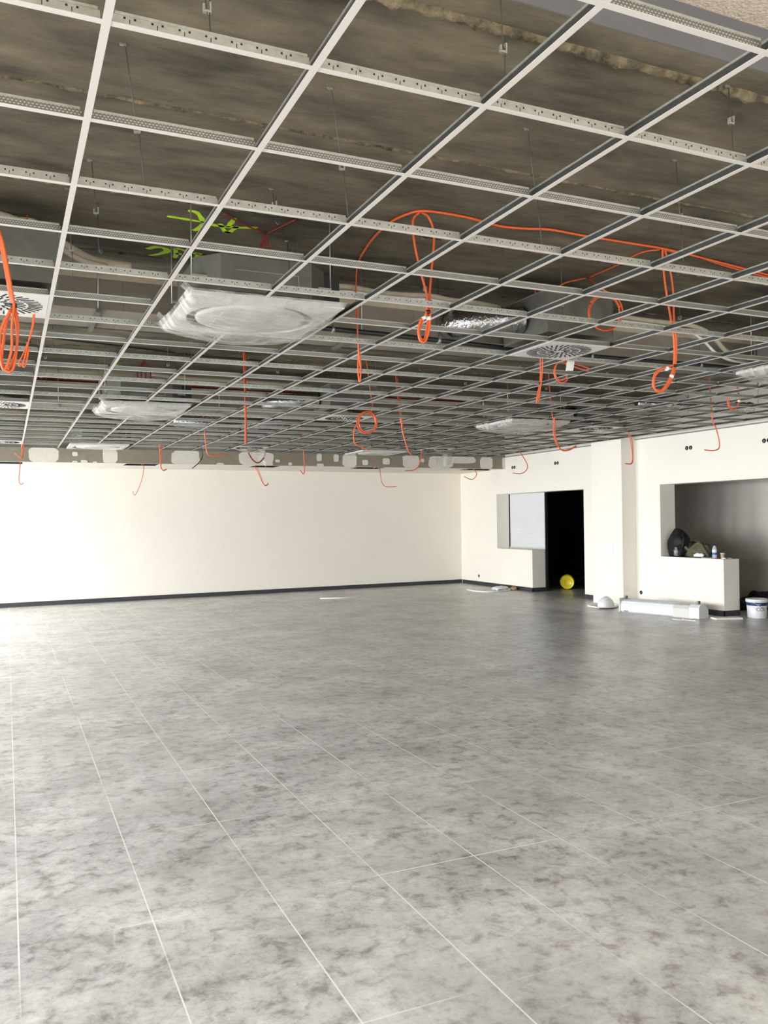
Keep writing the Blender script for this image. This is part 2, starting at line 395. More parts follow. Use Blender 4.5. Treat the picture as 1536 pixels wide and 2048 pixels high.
# soffit along the back wall with rectangular cut-outs in its underside
SY, SZ = 16.2, CAMZ+1.105
b = MB()
HOLES = [(-0.35, 0.28), (2.07, 2.68), (4.55, 5.10), (6.78, 7.45), (9.45, 10.30)]
b.box((LX, SY, SZ), (RX, SY+0.02, HS), 0)
b.box((LX, SY+0.02, SZ), (RX, 16.28, SZ+0.003), 1); b.box((LX, 16.84, SZ), (RX, 18.4, SZ+0.003), 1)
xs = [LX]+[t for h in HOLES for t in h]+[RX]
for i in range(0, len(xs), 2): b.box((xs[i], 16.28, SZ), (xs[i+1], 16.84, SZ+0.003), 1)
b.box((LX, SY-0.004, SZ-0.004), (RX, SY+0.03, SZ), 1)
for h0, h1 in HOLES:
    b.box((h0-0.01, 16.86, SZ+0.003), (h1+0.01, 16.88, SZ+0.25), 2)  # near-black plate put in for the shade of the void above each cut-out
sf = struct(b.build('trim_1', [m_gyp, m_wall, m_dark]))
sf['label'] = 'plasterboard soffit box with filler patches'
sp_ = MB()
def blob(xc, zc, rx, rz, seed):
    k = len(sp_.v); n_ = 22
    for j in range(n_):
        a = 2*PI*j/n_; ca, sa = math.cos(a), math.sin(a)
        e = 2.0/4.0
        px = math.copysign(abs(ca)**e, ca)*rx; pz = math.copysign(abs(sa)**e, sa)*rz
        q = 1+0.13*noise.noise(Vector((ca*2.2+seed*3.7, sa*2.2, seed)))
        x, z = xc+px*q, min(HC-0.002, max(SZ+0.002, zc+pz*q)); sp_.v.append((max(LX, min(RX-0.002, x)), SY-0.0015-0.0004*seed, z))
    sp_.face([k+j for j in range(n_)])
ZM = (SZ+HC)/2; HZ = (HC-SZ)/2*1.08
for i, (u0, u1) in enumerate([(57,117),(205,235),(343,400),(478,548),(685,713),(805,838),(857,905),(960,985),(1004,1013),(-60,-20)]):
    a, c = ony(u0, 915, SY), ony(u1, 915, SY); blob((a.x+c.x)/2, ZM, (c.x-a.x)/2, HZ, i)
for i, (u, v, ru, rv) in enumerate([(150,908,5,4),(150,926,5,4),(168,925,6,5),(190,926,4,3),(440,930,8,4),(555,922,5,3),(638,915,6,8),(672,916,6,8),(730,925,7,6),(772,923,9,7),(844,921,5,4),(868,922,6,6),(920,920,40,8),(640,930,8,3),(580,928,4,3)]):
    a = ony(u, v, SY); s_ = a.y/FPX*0.99; blob(a.x, a.z, ru*s_, rv*s_, i+20)
sp_.build('filler_patch', m_spack, sf)
# wall angle (edge trim of the suspended ceiling)
b = MB(); b.box((X0-0.024, FY+0.1, HC), (X0-0.001, SY, HC+0.002)); b.box((X0-0.003, FY+0.1, HC), (X0-0.001, SY, HC+0.024))
struct(b.build('trim_2', m_frame))
b = MB(); b.box((LX, SY-0.024, HC), (RX-0.03, SY-0.001, HC+0.002)); b.box((LX, SY-0.003, HC), (RX-0.03, SY-0.001, HC+0.024))
struct(b.build('trim_3', m_frame))

# ------------------------------------------------------------------ green spray marks on the slab
def strokes(lst, name, width):
    b = MB()
    for st in lst:
        P = smooth_path([onz(u, v, HS) for u, v in st], 5)
        k = len(b.v)
        for i, p in enumerate(P):
            t = (P[min(i+1, len(P)-1)]-P[max(i-1, 0)]); t.z = 0; t.normalize(); nn = Vector((-t.y, t.x, 0))
            wd = width*(0.7+0.45*noise.noise(p*14))*(0.55 if i in (0, len(P)-1) else 1)
            for s_ in (-1, 1): b.v.append(tuple(Vector((p.x, p.y, HS-0.001))+nn*wd*s_))
        for i in range(len(P)-1): b.face([k+2*i, k+2*i+1, k+2*i+3, k+2*i+2])
    o = b.build(name, m_green, cl); o['label'] = 'bright green spray paint marks'; return o
strokes([[(334,432),(365,437),(400,443)],[(400,443),(440,452),(480,455),(516,455)],[(376,421),(392,424),(402,435),(406,445)],[(386,461),(398,457),(406,447)],
         [(470,436),(462,446),(455,454)],[(440,447),(448,460),(456,465),(466,459),(475,452)],[(449,463),(462,466)]], 'star_marking', 0.026)
strokes([[(294,498),(310,494),(328,496),(334,502),(318,508),(300,511),(312,514),(332,515)],
         [(350,497),(352,508),(350,516)],[(350,497),(364,499),(374,503)],[(351,507),(364,508)],
         [(385,506),(402,508),(414,510)],[(395,507),(396,518),(392,523)],[(384,518),(396,516),(408,516)],[(404,508),(422,512)]], 'figure_marking', 0.030)
strokes([[(228,728),(240,732),(262,733)],[(236,736),(250,738),(270,735)],[(240,730),(243,738)]], 'far_marking', 0.05)

# ------------------------------------------------------------------ suspended grid
GX, GY, GS = 0.2604, 2.376, 0.6
FWD, WBH = 0.024, 0.038
def tee_mesh(name, length, perf, holes=True):
    b = MB(); L_ = length/2
    b.box((-L_, -FWD/2, 0), (L_, FWD/2, 0.0012), 0)
    b.box((-L_+0.004, -0.001, 0.0012), (L_-0.004, 0.001, WBH-0.008), 1)
    b.box((-L_+0.010, -0.0035, WBH-0.008), (L_-0.010, 0.0035, WBH), 2)
    if holes:
        k = 0.06
        x = -L_+0.05
        while x < L_-0.04:
            b.box((x-0.0012, -0.0014, 0.010), (x+0.0012, 0.0014, 0.022), 3)
            for dx in (-0.014, 0.014): b.obox((x+dx, 0, 0.024), (0.003, 0, 0), (0, 0.0014, 0), (0, 0, 0.003), 3)
            x += 0.075
    return b.mesh(name, [m_white, m_perf if perf else m_zinc, m_zinc, m_slot])
TEE_A = tee_mesh('cross_tee_slotted', 0.576, False); TEE_B = tee_mesh('cross_tee_perforated', 0.576, True, False)
CASS = [(1.49, 5.43), (1.49, 10.30), (1.49, 15.62), (6.88, 5.43), (6.88, 10.30), (6.88, 15.62)]
def in_cass(x, y, m=0.0):
    return any(abs(x-cx) < 0.49+m and abs(y-cy) < 0.49+m for cx, cy in CASS)
tees = []
for i in range(-1, 23):
    for j in range(-1, 17):
        xa = GX+GS*j; y = GY+GS*i; x = xa+GS/2
        xb = xa+GS
        if xb > RX-0.02: continue
        if any(abs(y-cy) < 0.49 and (abs(xa-cx) < 0.47 or abs(xb-cx) < 0.47) for cx, cy in CASS): continue
        s0, s1 = seen((xa, y, HC), 4), seen((xb, y, HC), 4); sm = seen((x, y, HC), 4)
        if not (s0 or s1 or sm): continue
        q = Vector((x, y, HC))-CAM
        d = q.dot(FW); tees.append((d, i, j, x, y))
tees.sort()
near, far = tees[:300], tees[300:]
print('cross tees', len(tees))
for d, i, j, x, y in near:
    perf = (i % 2) == 1
    o = bpy.data.objects.new('cross_tee', TEE_B if perf else TEE_A); o.location = (x, y, HC+0.0005); col.objects.link(o)
    kind = 'dimpled' if perf else 'slotted'
    if j < 0: pos = 'left of the first long runner'
    else: pos = 'between the %s and %s long runners' % (ORD[j+1], ORD[j+2])
    tag(o, '%s cross tee, %s row from the camera, %s' % (kind, ORD[i+2], pos), 'ceiling tee', 'cross tees of the suspended ceiling grid')
if far:
    b = MB()
    for d, i, j, x, y in far:
        b.box((x-0.288, y-FWD/2, HC+0.0005), (x+0.288, y+FWD/2, HC+0.0017), 0); b.box((x-0.284, y-0.001, HC+0.0017), (x+0.284, y+0.001, HC+WBH), 1)
    tag(b.build('cross_tee', [m_white, m_zinc]), 'the farthest thin cross tees of the ceiling grid near the right wall', 'ceiling tee', None, 'stuff')
def runner(j, ya, yb_, label):
    x = GX+GS*j; b = MB()
    def wob(y): return 0.004*noise.noise(Vector((x*3, y*0.35, 1)))
    n_ = max(2, int((yb_-ya)/0.6)); ys = [ya+(yb_-ya)*k/n_ for k in range(n_+1)]
    for (w2, z0, z1, mi) in ((FWD/2, 0, 0.0012, 0), (0.001, 0.0012, WBH-0.008, 1), (0.0035, WBH-0.008, WBH, 2)):
        k = len(b.v)
        for yy in ys:
            dz = wob(yy)
            for xx, zz in ((-w2, z0), (w2, z0), (w2, z1), (-w2, z1)): b.v.append((x+xx, yy, HC+zz+dz))
        for s_ in range(n_):
            for e in range(4): b.face([k+4*s_+e, k+4*s_+(e+1)%4, k+4*s_+4+(e+1)%4, k+4*s_+4+e], mi)
        b.face([k, k+1, k+2, k+3], mi); b.face([k+4*n_+3, k+4*n_+2, k+4*n_+1, k+4*n_], mi)
    o = b.build('main_runner', [m_white, m_web_shaded, m_zinc], origin=(x, ya, HC))
    return tag(o, label, 'ceiling runner', 'long main runners of the suspended ceiling grid')
m_web_shaded = mat('runner_web_shaded', (0.045, 0.046, 0.043), 0.5, metal=0.5, noise_amt=0.2, noise_scale=60)  # same galvanised steel as cross tees; shade it reflects put into its colour
for j in range(-1, 17):
    x = GX+GS*j; YA, YZ = 0.9, SY-0.026
    if x > RX-0.03: continue
    nm = 'long white-faced runner, %s from the left, running away to the soffit' % ORD[max(j+1, 0)] if j >= 0 else 'long runner just beyond the left edge of the view, beside the first one'
    if j in (2, 11):
        cuts = sorted(cy for cx, cy in CASS if abs(cx-x) < 0.3)
        segs = []; s_ = YA
        for c in cuts: segs.append((s_, c-0.487)); s_ = c+0.487
        segs.append((s_, YZ))
        wh = ['nearest the camera, up to the first cassette unit', 'between the first and second cassette units', 'between the second and third cassette units', 'short end piece beyond the last cassette unit']
        for (a, c), t in zip(segs, wh):
            if c-a > 0.05: runner(j, a, c, '%s runner from the left, %s' % (ORD[j+1], t))
    else: runner(j, YA, YZ, nm)

# ------------------------------------------------------------------ hangers
def hanger(p0, p1, label, clip=True, r=0.0022, m=None):
    p0, p1 = Vector(p0), Vector(p1)
    root = empty('wire_hanger', p1); R = lambda p: p-p1
    d = (p0-p1); side = Vector((0.03, 0.0, 0))
    b = MB(); hook = [p0+Vector((-0.028, 0, -0.012)), p0+Vector((-0.016, 0, -0.002)), p0+Vector((0, 0, -0.012)), p0+d*-0.04]
    mid = p1+d*0.42
    b.tube([R(q) for q in smooth_path(hook, 4)]+[R(p1+d*0.36)], r, 6)
    b.build('upper_wire', m or m_wire, root)
    b = MB(); b.tube([R(mid+Vector((0.010, 0, 0.05))), R(mid+Vector((0.010, 0, 0))), R(p1+d*0.3+Vector((0.004, 0, 0))), R(p1)], r, 6)
    b.tube(smooth_path([R(p1), R(p1)+Vector((0.012, 0, -0.008)), R(p1)+Vector((0.016, 0, 0.010))], 3), r, 6)
    b.build('lower_wire', m or m_wire, root)
    if clip:
        b = MB(); c = R(p1+d*0.40)
        b.obox(c, (0.013, 0, 0), (0, 0.006, 0), (0, 0, 0.004)); b.obox(c+Vector((0.010, 0, 0.016)), (0.003, 0, 0), (0, 0.007, 0), (0, 0, 0.016)); b.obox(c+Vector((-0.011, 0, 0.012)), (0.003, 0, 0), (0, 0.006, 0), (0, 0, 0.010))
        b.build('spring_clip', m_zinc, root)
    p0b = MB(); p0b.obox(R(p0)+Vector((-0.010, 0, -0.004)), (0.014, 0, 0), (0, 0.006, 0), (0, 0, 0.004)); p0b.build('slab_anchor', m_zinc, root)
    return tag(root, label, 'ceiling hanger', 'wire hangers carrying the grid')
ZT = HC+WBH-0.004
near_h = [((405,-40),(422,78),'dark wire hanger at the top left, meeting the nearest tee row'),
 ((250,88),(291,382),'long dark wire hanger from a slab hook, between the first two runners'),
 ((183,320),(199,503),'wire hanger just right of the first runner, above the fourth tee row'),
 ((663,176),(698,446),'wire hanger with a clip above the third runner'),
 ((1000,-30),(1011,205),'thick double wire hanger at top centre, right of the third runner'),
 ((1055,258),(1084,492),'wire hanger between the fourth and fifth runners in the middle of the slab'),
 ((1457,172),(1466,308),'wire hanger with a bright anchor at upper right'),
 ((1352,320),(1366,520),'wire hanger with a round clip left of the right edge, below the upper right one'),
 ((545,378),(552,445),'short wire hanger left of the upper centre, behind the third tee row'),
 ((575,482),(578,545),'short wire hanger behind the spray marks toward the first cassette')]
for a, c, lb in near_h: hanger(onz(*a, HS), onz(*c, ZT), lb)
for i in range(5, 22, 2):
    for j in range(0, 16, 2):
        x, y = GX+GS*j+0.12, GY+GS*i
        if in_cass(x, y, 0.15) or 6.05 < y < 6.95 or 10.95 < y < 11.85 or not seen((x, y, HC), 0) or x > 10: continue
        hanger((x-0.02, y-0.02, HS), (x, y, ZT), 'thin wire hanger by the %s runner on the %s tee row' % (ORD[j+1], ORD[i+2]))

# ------------------------------------------------------------------ air ducts (fire-board boxes)
def board_duct(y0, lbl):
    root = empty('air_duct', (0, y0, 3.11)); x0, x1 = LX+0.02, RX-0.01
    step = 1.15; x = x0; k = 0
    while x < x1-0.01:
        xe = min(x+step, x1)
        MB().box((x+0.001, 0, 0), (xe-0.001, 0.6, 0.24)).build('board_section', m_duct, root); x = xe; k += 1
    MB().box((x0, -0.012, 0.215), (x1, 0.05, 0.255)).build('top_lip', m_cream, root)
    b = MB(); fz = lambda u, v: (x0+u*(x1-x0), 0.59+0.02*v+0.008*noise.noise(Vector((u*900, v, y0))), -0.004-0.012*v*abs(noise.noise(Vector((u*700, v*3, 1)))))
    b.grid(fz, 300, 2); b.build('sealing_bead', m_blackc, root)
    for xx in (0.6, 2.6, 4.7, 6.9, 9.0):
        MB().tube([(xx, -0.02, HS-3.11), (xx, -0.02, -0.02)], 0.004, 6).build('hanging_rod', m_rod, root)
        MB().box((xx-0.015, -0.03, -0.03), (xx+0.015, 0.62, -0.006)).build('support_rail', m_zinc_dark, root)
    return tag(root, lbl, 'duct')
board_duct(6.16, 'long beige fire-board air duct crossing above the grid behind the near cassettes')
board_duct(11.06, 'long beige fire-board air duct crossing above the far half of the grid')

# ------------------------------------------------------------------ ceiling cassette units
def cassette(cx, cy, label):
    root = empty('ceiling_cassette', (cx, cy, HC))
    # square panel with a round opening, facing down
    b = MB(); n_ = 64; Rr = 0.415; hw = 0.485
    def sq(a):
        c, s_ = math.cos(a), math.sin(a); m_ = max(abs(c), abs(s_)); return (hw*c/m_, hw*s_/m_)
    k = len(b.v)
    for a in range(n_):
        t = 2*PI*a/n_+PI/4; x, y = sq(t)
        b.v += [(x, y, 0.004), (x, y, -0.022), (Rr*math.cos(t), Rr*math.sin(t), -0.030), (Rr*math.cos(t), Rr*math.sin(t), 0.03)]
    for a in range(n_):
        a2 = (a+1) % n_
        for e in range(3): b.face([k+4*a+e, k+4*a2+e, k+4*a2+e+1, k+4*a+e+1], 0)
    b.build('panel', m_panel, root)
    MB().lathe([(0.001, -0.004), (0.416, -0.004)], 48).build('air_slot', m_slot, root)
    b = MB(); b.lathe([(0.001, -0.034), (0.32, -0.034), (0.355, -0.028), (0.36, -0.012), (0.35, -0.003)], 56); b.build('centre_disc', m_panel, root)
    b = MB(); b.box((-0.22, -0.22, -0.0365), (0.22, 0.22, -0.0335)); b.build('intake_grille', m_cap, root)
    b = MB(); c = 0.13; h = 0.42
    b.prism([(-h+c, -h), (h-c, -h), (h, -h+c), (h, h-c), (h-c, h), (-h+c, h), (-h, h-c), (-h, -h+c)], 'z', 0.04, 0.262)
    body = b.build('body', m_zinc_dark, root)
    b = MB(); b.box((-0.20, -h-0.004, 0.10), (0.20, -h-0.001, 0.104)); b.box((-0.20, -h-0.004, 0.17), (0.20, -h-0.001, 0.174)); b.box((0.20, -h-0.004, 0.10), (0.204, -h-0.001, 0.174))
    b.build('access_plate', m_zinc, body)
    b = MB(); b.box((0.42, -0.26, 0.06), (0.54, 0.05, 0.25)); b.build('connection_box', m_blackc, root)
    for sx, sy in ((-0.45, -0.33), (0.45, -0.33), (-0.45, 0.33), (0.45, 0.33)):
        MB().tube([(sx, sy, 0.12), (sx, sy, HS-HC)], 0.004, 6).build('hanging_rod', m_rod, root)
        MB().box((min(sx, 0.8*sx), sy-0.02, 0.13), (max(sx, 0.8*sx), sy+0.02, 0.14)).build('bracket', m_zinc, root)
    return tag(root, label, 'air conditioner', 'round-flow ceiling cassette units')
CL = ['square ceiling cassette unit nearest the camera, under wrap, above left of centre', 'second cassette unit back on the left side, under wrap',
      'bare white cassette unit against the soffit on the left', 'cassette unit at the right edge of the view, its corner showing', 'wrapped cassette unit in the right-hand half, before the far wall', 'bare white cassette unit against the soffit in the middle']
for (x, y), lb in zip(CASS, CL): cassette(x, y, lb)
def wrap(cx, cy, label, seed):
    b = MB(); hw = 0.505
    def fn(u, v):
        x, y = (u*2-1), (v*2-1)
        edge = max(abs(x), abs(y)); r = math.hypot(x, y)
        sag = 0.062*max(0, 1-r*r*0.62)*(1+0.5*noise.noise(Vector((x*1.6+seed, y*1.6, seed))))
        wr_ = (0.010*abs(noise.noise(Vector((x*1.5+y*1.1+seed, (y-x*0.6)*5, seed))))+0.004*noise.noise(Vector((x*9, y*3, seed*2))))*min(1, (1-edge)*4)
        z = -0.038-sag-wr_*(0.5+edge*0.5)
        back = max(0, v-0.6)/0.4; z -= 0.03*back*(1-abs(x)**4)
        X, Y = x*hw, y*hw
        X *= 1+0.05*back*(1 if x < 0 else 0.3)
        if edge > 0.93:
            t = (edge-0.93)/0.07; z = z*(1-t)+0.012*t
        return (X, Y, z)
    b.grid(fn, 44, 44)
    # loose gathered tufts at the corners
    for sx, sy in ((-1, -1), (-1, 1), (1, 1)):
        k = noise.noise(Vector((sx*3.1, sy*5.3, seed)))
        def tf(u, v, sx=sx, sy=sy, k=k):
            a = u*2.2-1.1; rr = 0.02+0.07*v
            return (sx*(0.47+0.05*v+0.02*math.sin(a*4)), sy*(0.47-0.10*u+0.02*k), 0.01+0.045*v+0.016*math.sin(u*16+seed)*v)
        b.grid(tf, 12, 5)
    o = b.build('plastic_wrap', m_film); o.location = (cx, cy, HC)
    return tag(o, label, 'plastic sheet', 'protective film wrapped on cassette units')
wrap(*CASS[0], 'wrinkled translucent plastic film taped over the nearest ceiling cassette', 1.3)
wrap(*CASS[1], 'wrinkled translucent plastic film over the second cassette back on the left', 4.1)
wrap(*CASS[3], 'translucent plastic film over the cassette at the right edge', 6.2)
wrap(*CASS[4], 'sagging translucent plastic film over the cassette in the right-hand half', 8.7)
# film that has come loose near the soffit
b = MB()
P = [onz(466, 897, HC)+Vector((0, 0, 0)), onz(530, 897, HC), ony(532, 935, 15.9), ony(515, 914, 15.9)]
b.grid(lambda u, v: tuple((P[0]*(1-u)+P[1]*u)*(1-v)+(P[3]*(1-u)+P[2]*u)*v+Vector((0, 0.02*math.sin(u*9+v*4), 0))), 14, 12)
tag(b.build('plastic_sheet', m_film), 'loose sheet of plastic film dangling in front of the soffit left of centre', 'plastic sheet')
b = MB(); P = [ony(882, 907, 15.7), ony(904, 905, 15.7), ony(906, 928, 15.7), ony(888, 934, 15.7)]
b.grid(lambda u, v: tuple((P[0]*(1-u)+P[1]*u)*(1-v)+(P[3]*(1-u)+P[2]*u)*v+Vector((0, 0.03*math.sin(u*7+v*3), 0))), 10, 10)
tag(b.build('plastic_sheet', m_film), 'small crumpled plastic sheet dangling in front of the soffit right of centre', 'plastic sheet')

# ------------------------------------------------------------------ swirl diffusers with plenum boxes
def slot_mesh():
    b = MB()
    for n_, r0, r1, wd, off in ((12, 0.045, 0.095, 0.0065, 0), (20, 0.108, 0.165, 0.006, 0.5), (36, 0.178, 0.262, 0.0055, 0)):
        for k in range(n_):
            a = 2*PI*(k+off)/n_; t = 0.22
            c, s_ = math.cos(a), math.sin(a); rm = (r0+r1)/2; d = Vector((math.cos(a+t), math.sin(a+t), 0)); nn = Vector((-d.y, d.x, 0))
            b.obox((rm*c, rm*s_, -0.0015), d*(r1-r0)/2, nn*wd, (0, 0, 0.0012))
    return b
SM = slot_mesh().mesh('swirl_slots', m_slot)
def diffuser(i, j, label, box=True):
    cx, cy = GX+GS*(j+0.5), GY+GS*(i+0.5)
    root = empty('swirl_diffuser', (cx, cy, HC-0.001)); hw = 0.287
    MB().box((-hw, -hw, 0), (hw, hw, 0.006)).build('face_plate', m_panel, root)
    o = bpy.data.objects.new('swirl_slots', SM); col.objects.link(o); o.parent = root; o['label'] = 'ring of black radial slots'
    if box:
        b = MB(); b.box((-0.30, -0.27, 0.085), (0.34, 0.36, 0.41))
        for xx in (-0.30, 0.34): b.box((min(xx, xx*0.98), -0.274, 0.085), (max(xx, xx*0.98), -0.27, 0.41))
        pb = b.build('plenum_box', m_zinc_dark, root)
        bb = MB(); bb.box((-0.32, -0.29, 0.405), (0.36, 0.38, 0.413)); bb.build('flange', m_zinc, pb)
        b = MB(); b.lathe([(0.12, 0.006), (0.12, 0.085)], 28); b.build('neck', m_zinc, root)
    return tag(root, label, 'air diffuser', 'square swirl diffusers set in the grid')
diffuser(5, -1, 'square white swirl diffuser at the left edge, behind the orange cable loop')
diffuser(5, 6, 'square white swirl diffuser right of centre below a metal plenum box')
diffuser(13, -1, 'swirl diffuser at the left edge, farther back, level with the second wrapped cassette')
diffuser(13, 6, 'swirl diffuser in the middle of the grid behind the orange coil')
diffuser(13, 13, 'swirl diffuser near the right wall above the column')
diffuser(21, -1, 'swirl diffuser at the left edge close to the soffit')
diffuser(21, 6, 'swirl diffuser close to the soffit above the loose plastic sheet')
diffuser(20, 12, 'swirl diffuser close to the soffit right of the bare middle cassette', False)
def flex(pts, r, label):
    pts = smooth_path(pts, 14); n_ = len(pts)
    rs = [r*(1+0.07*(1 if k % 2 else -1)+0.06*noise.noise(Vector((k*0.9, r, 2)))) for k in range(n_)]
    return tag(MB().tube(pts, rs, 18).build('flexible_duct', m_foil), label, 'duct')
flex([(3.86, 5.75, 3.22), (3.6, 5.80, 3.20), (3.42, 5.95, 3.21), (3.38, 6.15, 3.23)], 0.105, 'crinkled foil flexible duct joining the plenum box to the fire-board duct')
flex([(3.86, 10.65, 3.22), (3.5, 10.7, 3.20), (3.3, 10.85, 3.20), (3.25, 11.05, 3.23)], 0.105, 'crinkled foil duct beside the farther middle plenum box')
flex([(8.06, 10.65, 3.22), (7.9, 10.75, 3.18), (7.8, 10.9, 3.20), (7.78, 11.05, 3.23)], 0.10, 'foil duct beside the plenum box toward the right wall')
flex([(2.3, 12.6, 3.12), (2.8, 12.4, 3.06), (3.3, 12.5, 3.08), (3.9, 12.4, 3.15)], 0.09, 'foil duct lying low in the grid behind the second left cassette')
flex([(7.7, 8.8, 3.12), (8.3, 8.6, 3.08), (8.9, 8.7, 3.10), (9.6, 8.6, 3.12)], 0.07, 'foil-wrapped duct lying low over the grid near the right wall')

# ------------------------------------------------------------------ pipes over the duct
def pxpath(px, y, dy=0): return [ony(u, v, y) for u, v in px]
def pipe(name, px, y, r, m, label, cat='pipe', n=10):
    return tag(MB().tube(smooth_path(pxpath(px, y)), r, n).build(name, m), label, cat)
pipe('insulated_pipe', [(-30,402),(0,412),(42,430),(80,455),(130,490),(180,518),(225,528),(262,533)], 6.0, 0.030, m_cream, 'thick cream insulated pipe drooping at the left edge beside the metal box')
pipe('insulated_pipe', [(-30,425),(0,428),(30,438),(60,448),(100,478),(140,508),(175,524),(215,534)], 5.92, 0.020, m_cream, 'thinner cream insulated pipe just below the drooping thick one at left')
pipe('insulated_pipe', [(646,571),(700,574),(752,584),(800,589),(860,592),(900,600),(950,606),(1002,616)], 6.08, 0.022, m_cream, 'cream insulated pipe lying along the duct right of the first cassette')
pipe('insulated_pipe', [(646,582),(700,584),(760,592),(820,598),(860,600),(920,610),(1000,622)], 6.05, 0.014, m_cable_w, 'thin white pipe below the cream one right of the first cassette')
pipe('insulated_pipe', [(1236,632),(1290,640),(1340,646),(1385,652),(1420,668),(1450,700),(1480,716),(1505,722)], 6.02, 0.022, m_cream, 'cream insulated pipe dipping toward the cassette at the right edge')
pipe('insulated_pipe', [(1236,641),(1290,648),(1340,655),(1378,662),(1405,680),(1432,706),(1460,720),(1500,726)], 5.98, 0.013, m_cable_w, 'thin white pipe dipping beside the cream one at the right edge')
pipe('insulated_pipe', [(300,748),(380,756),(460,761),(560,768),(660,777)], 11.0, 0.026, m_cream, 'cream insulated pipe along the farther duct left of centre')
pipe('insulated_pipe', [(752,783),(820,788),(900,796),(960,803)], 11.0, 0.022, m_cream, 'cream insulated pipe along the farther duct right of centre')
dp = empty('drain_pipe', (0, 0, 0))
MB().tube([ony(u, v, 6.08) for u, v in ((590,646),(620,654),(760,668),(880,681),(1010,696),(1200,714),(1400,730),(1560,745))], 0.021, 12).build('pipe_run', m_black, dp)
for u, v in ((665,659),(877,681),(1182,712),(1400,730)):
    c = ony(u, v, 6.08)
    MB().tube([c+Vector((-0.012, 0, 0)), c+Vector((0.012, 0, 0))], 0.030, 14).build('pipe_clamp', m_zinc, dp)
    MB().tube([c+Vector((0, 0, 0.02)), Vector((c.x, c.y, HS))], 0.003, 6).build('clamp_rod', m_wire, dp)
tag(dp, 'straight black drain pipe hung in front of the near fire-board duct', 'pipe')

# ------------------------------------------------------------------ orange and other cables
def cable(paths, label, name='orange_cable', m=None, r=0.0055, ties=(), extra=None, cat='cable', group=None, hang=None):
    """paths: list of 3D polylines; one real cable bundle"""
    if len(paths) == 1 and not ties and not extra:
        return tag(MB().tube(smooth_path(paths[0]), r, 6).build(name, m or m_orange), label, cat, group)
    root = empty(name, paths[0][0]); o = Vector(paths[0][0])
    if hang is not None:
        h_ = paths[hang][0]; paths[hang] = [Vector((h_.x-0.03, h_.y+0.02, HS-0.004)), Vector((h_.x-0.015, h_.y, (HS+h_.z)/2))]+paths[hang]
    for p in paths: MB().tube([q-o for q in smooth_path(p)], r, 6).build('strand', m or m_orange, root)
    for c, mm, ax in ties:
        a = Vector(ax).normalized()*0.010; c = Vector(c)-o
        MB().tube([c-a, c+a], 0.017, 10).build('cable_tie' if mm is m_blackc else 'tape_marker', mm, root)
    return tag(root, label, cat, group)
def PX(px, y): return [ony(u, v, y) for u, v in px]
def jit(px, dx, dy): return [(u+dx*math.sin(k*1.7+dx), v+dy*math.cos(k*1.3)) for k, (u, v) in enumerate(px)]
# 1 bundle at the left edge
y = 4.6
cable([PX([(-12,430),(2,480),(12,530),(22,590),(27,612),(14,640),(6,690),(4,725),(14,742),(26,738),(33,700),(36,650),(30,615)], y),
       PX([(-10,432),(5,482),(15,532),(25,590),(28,612),(24,650),(23,700),(12,735),(5,735),(0,705),(2,660),(22,618)], y-0.02),
       PX([(-14,434),(0,484),(10,534),(20,590),(26,612),(33,650),(34,690),(26,722),(16,738)], y+0.02)],
      'heavy looped bundle of orange cables dangling at the left edge', r=0.0075, hang=0, ties=[(ony(27,612,y), m_blackc, (0.1,0,-1)), (ony(17,625,y), m_paper, (0.3,0,-1))])
y = 5.9
cable([PX([(66,600),(66,640),(62,665),(56,684),(48,705),(38,725),(40,732),(48,722),(57,695)], y), PX([(68,600),(68,640),(63,666),(57,684),(52,705),(46,730),(50,733),(54,720),(58,695)], y-0.02)],
      'short orange cable bundle with a black tie, right of the heavy left one', hang=0, ties=[(ony(57,684,y), m_blackc, (0.3,0,-1))])
# 3 long run on the slab with the loop
ZS = HS-0.012
cable([[onz(u, v, ZS) for u, v in ((722,512),(745,478),(780,445),(815,428),(842,422))] + [onz(u, v, ZS) for u, v in ((880,425),(940,436),(1000,452),(1050,457),(1100,459),(1160,470),(1240,483),(1325,497),(1380,510),(1460,530),(1560,556))]],
      'orange cable clipped along the concrete slab, arching to the right edge', r=0.009)
cable([[onz(u, v, ZS) for u, v in ((1330,500),(1390,512),(1460,534),(1560,561))]], 'second orange cable beside the slab run at the right edge', r=0.009)
p = onz(840, 424, ZS); y = p.y
cable([[p]+PX([(826,440),(828,480),(838,530),(850,575),(855,600),(852,628),(842,640),(837,660),(840,680),(850,683),(858,660),(860,635),(862,600)], y),
       [p+Vector((0.01,0,0))]+PX([(858,436),(868,470),(864,530),(860,580),(858,620),(855,650),(850,676),(843,679),(838,662),(846,640),(856,622)], y+0.015)],
      'tall orange cable loop dropping from the slab right of centre', r=0.008, ties=[(ony(856,624,y), m_blackc, (0,0,-1)), (ony(857,637,y), m_paper, (0,0,-1)), (ony(848,636,y), m_paper, (0.4,0,-1))])
y = 6.02
cable([[onz(722,512,ZS)]+PX([(714,535),(712,580),(714,640),(717,700),(716,740),(719,764),(722,740),(719,700)], y), PX([(715,600),(716,680),(721,740),(720,764)], y-0.02)],
      'thin orange cable hanging straight down left of the tall loop', r=0.006)
p = onz(1325, 498, ZS); y = p.y
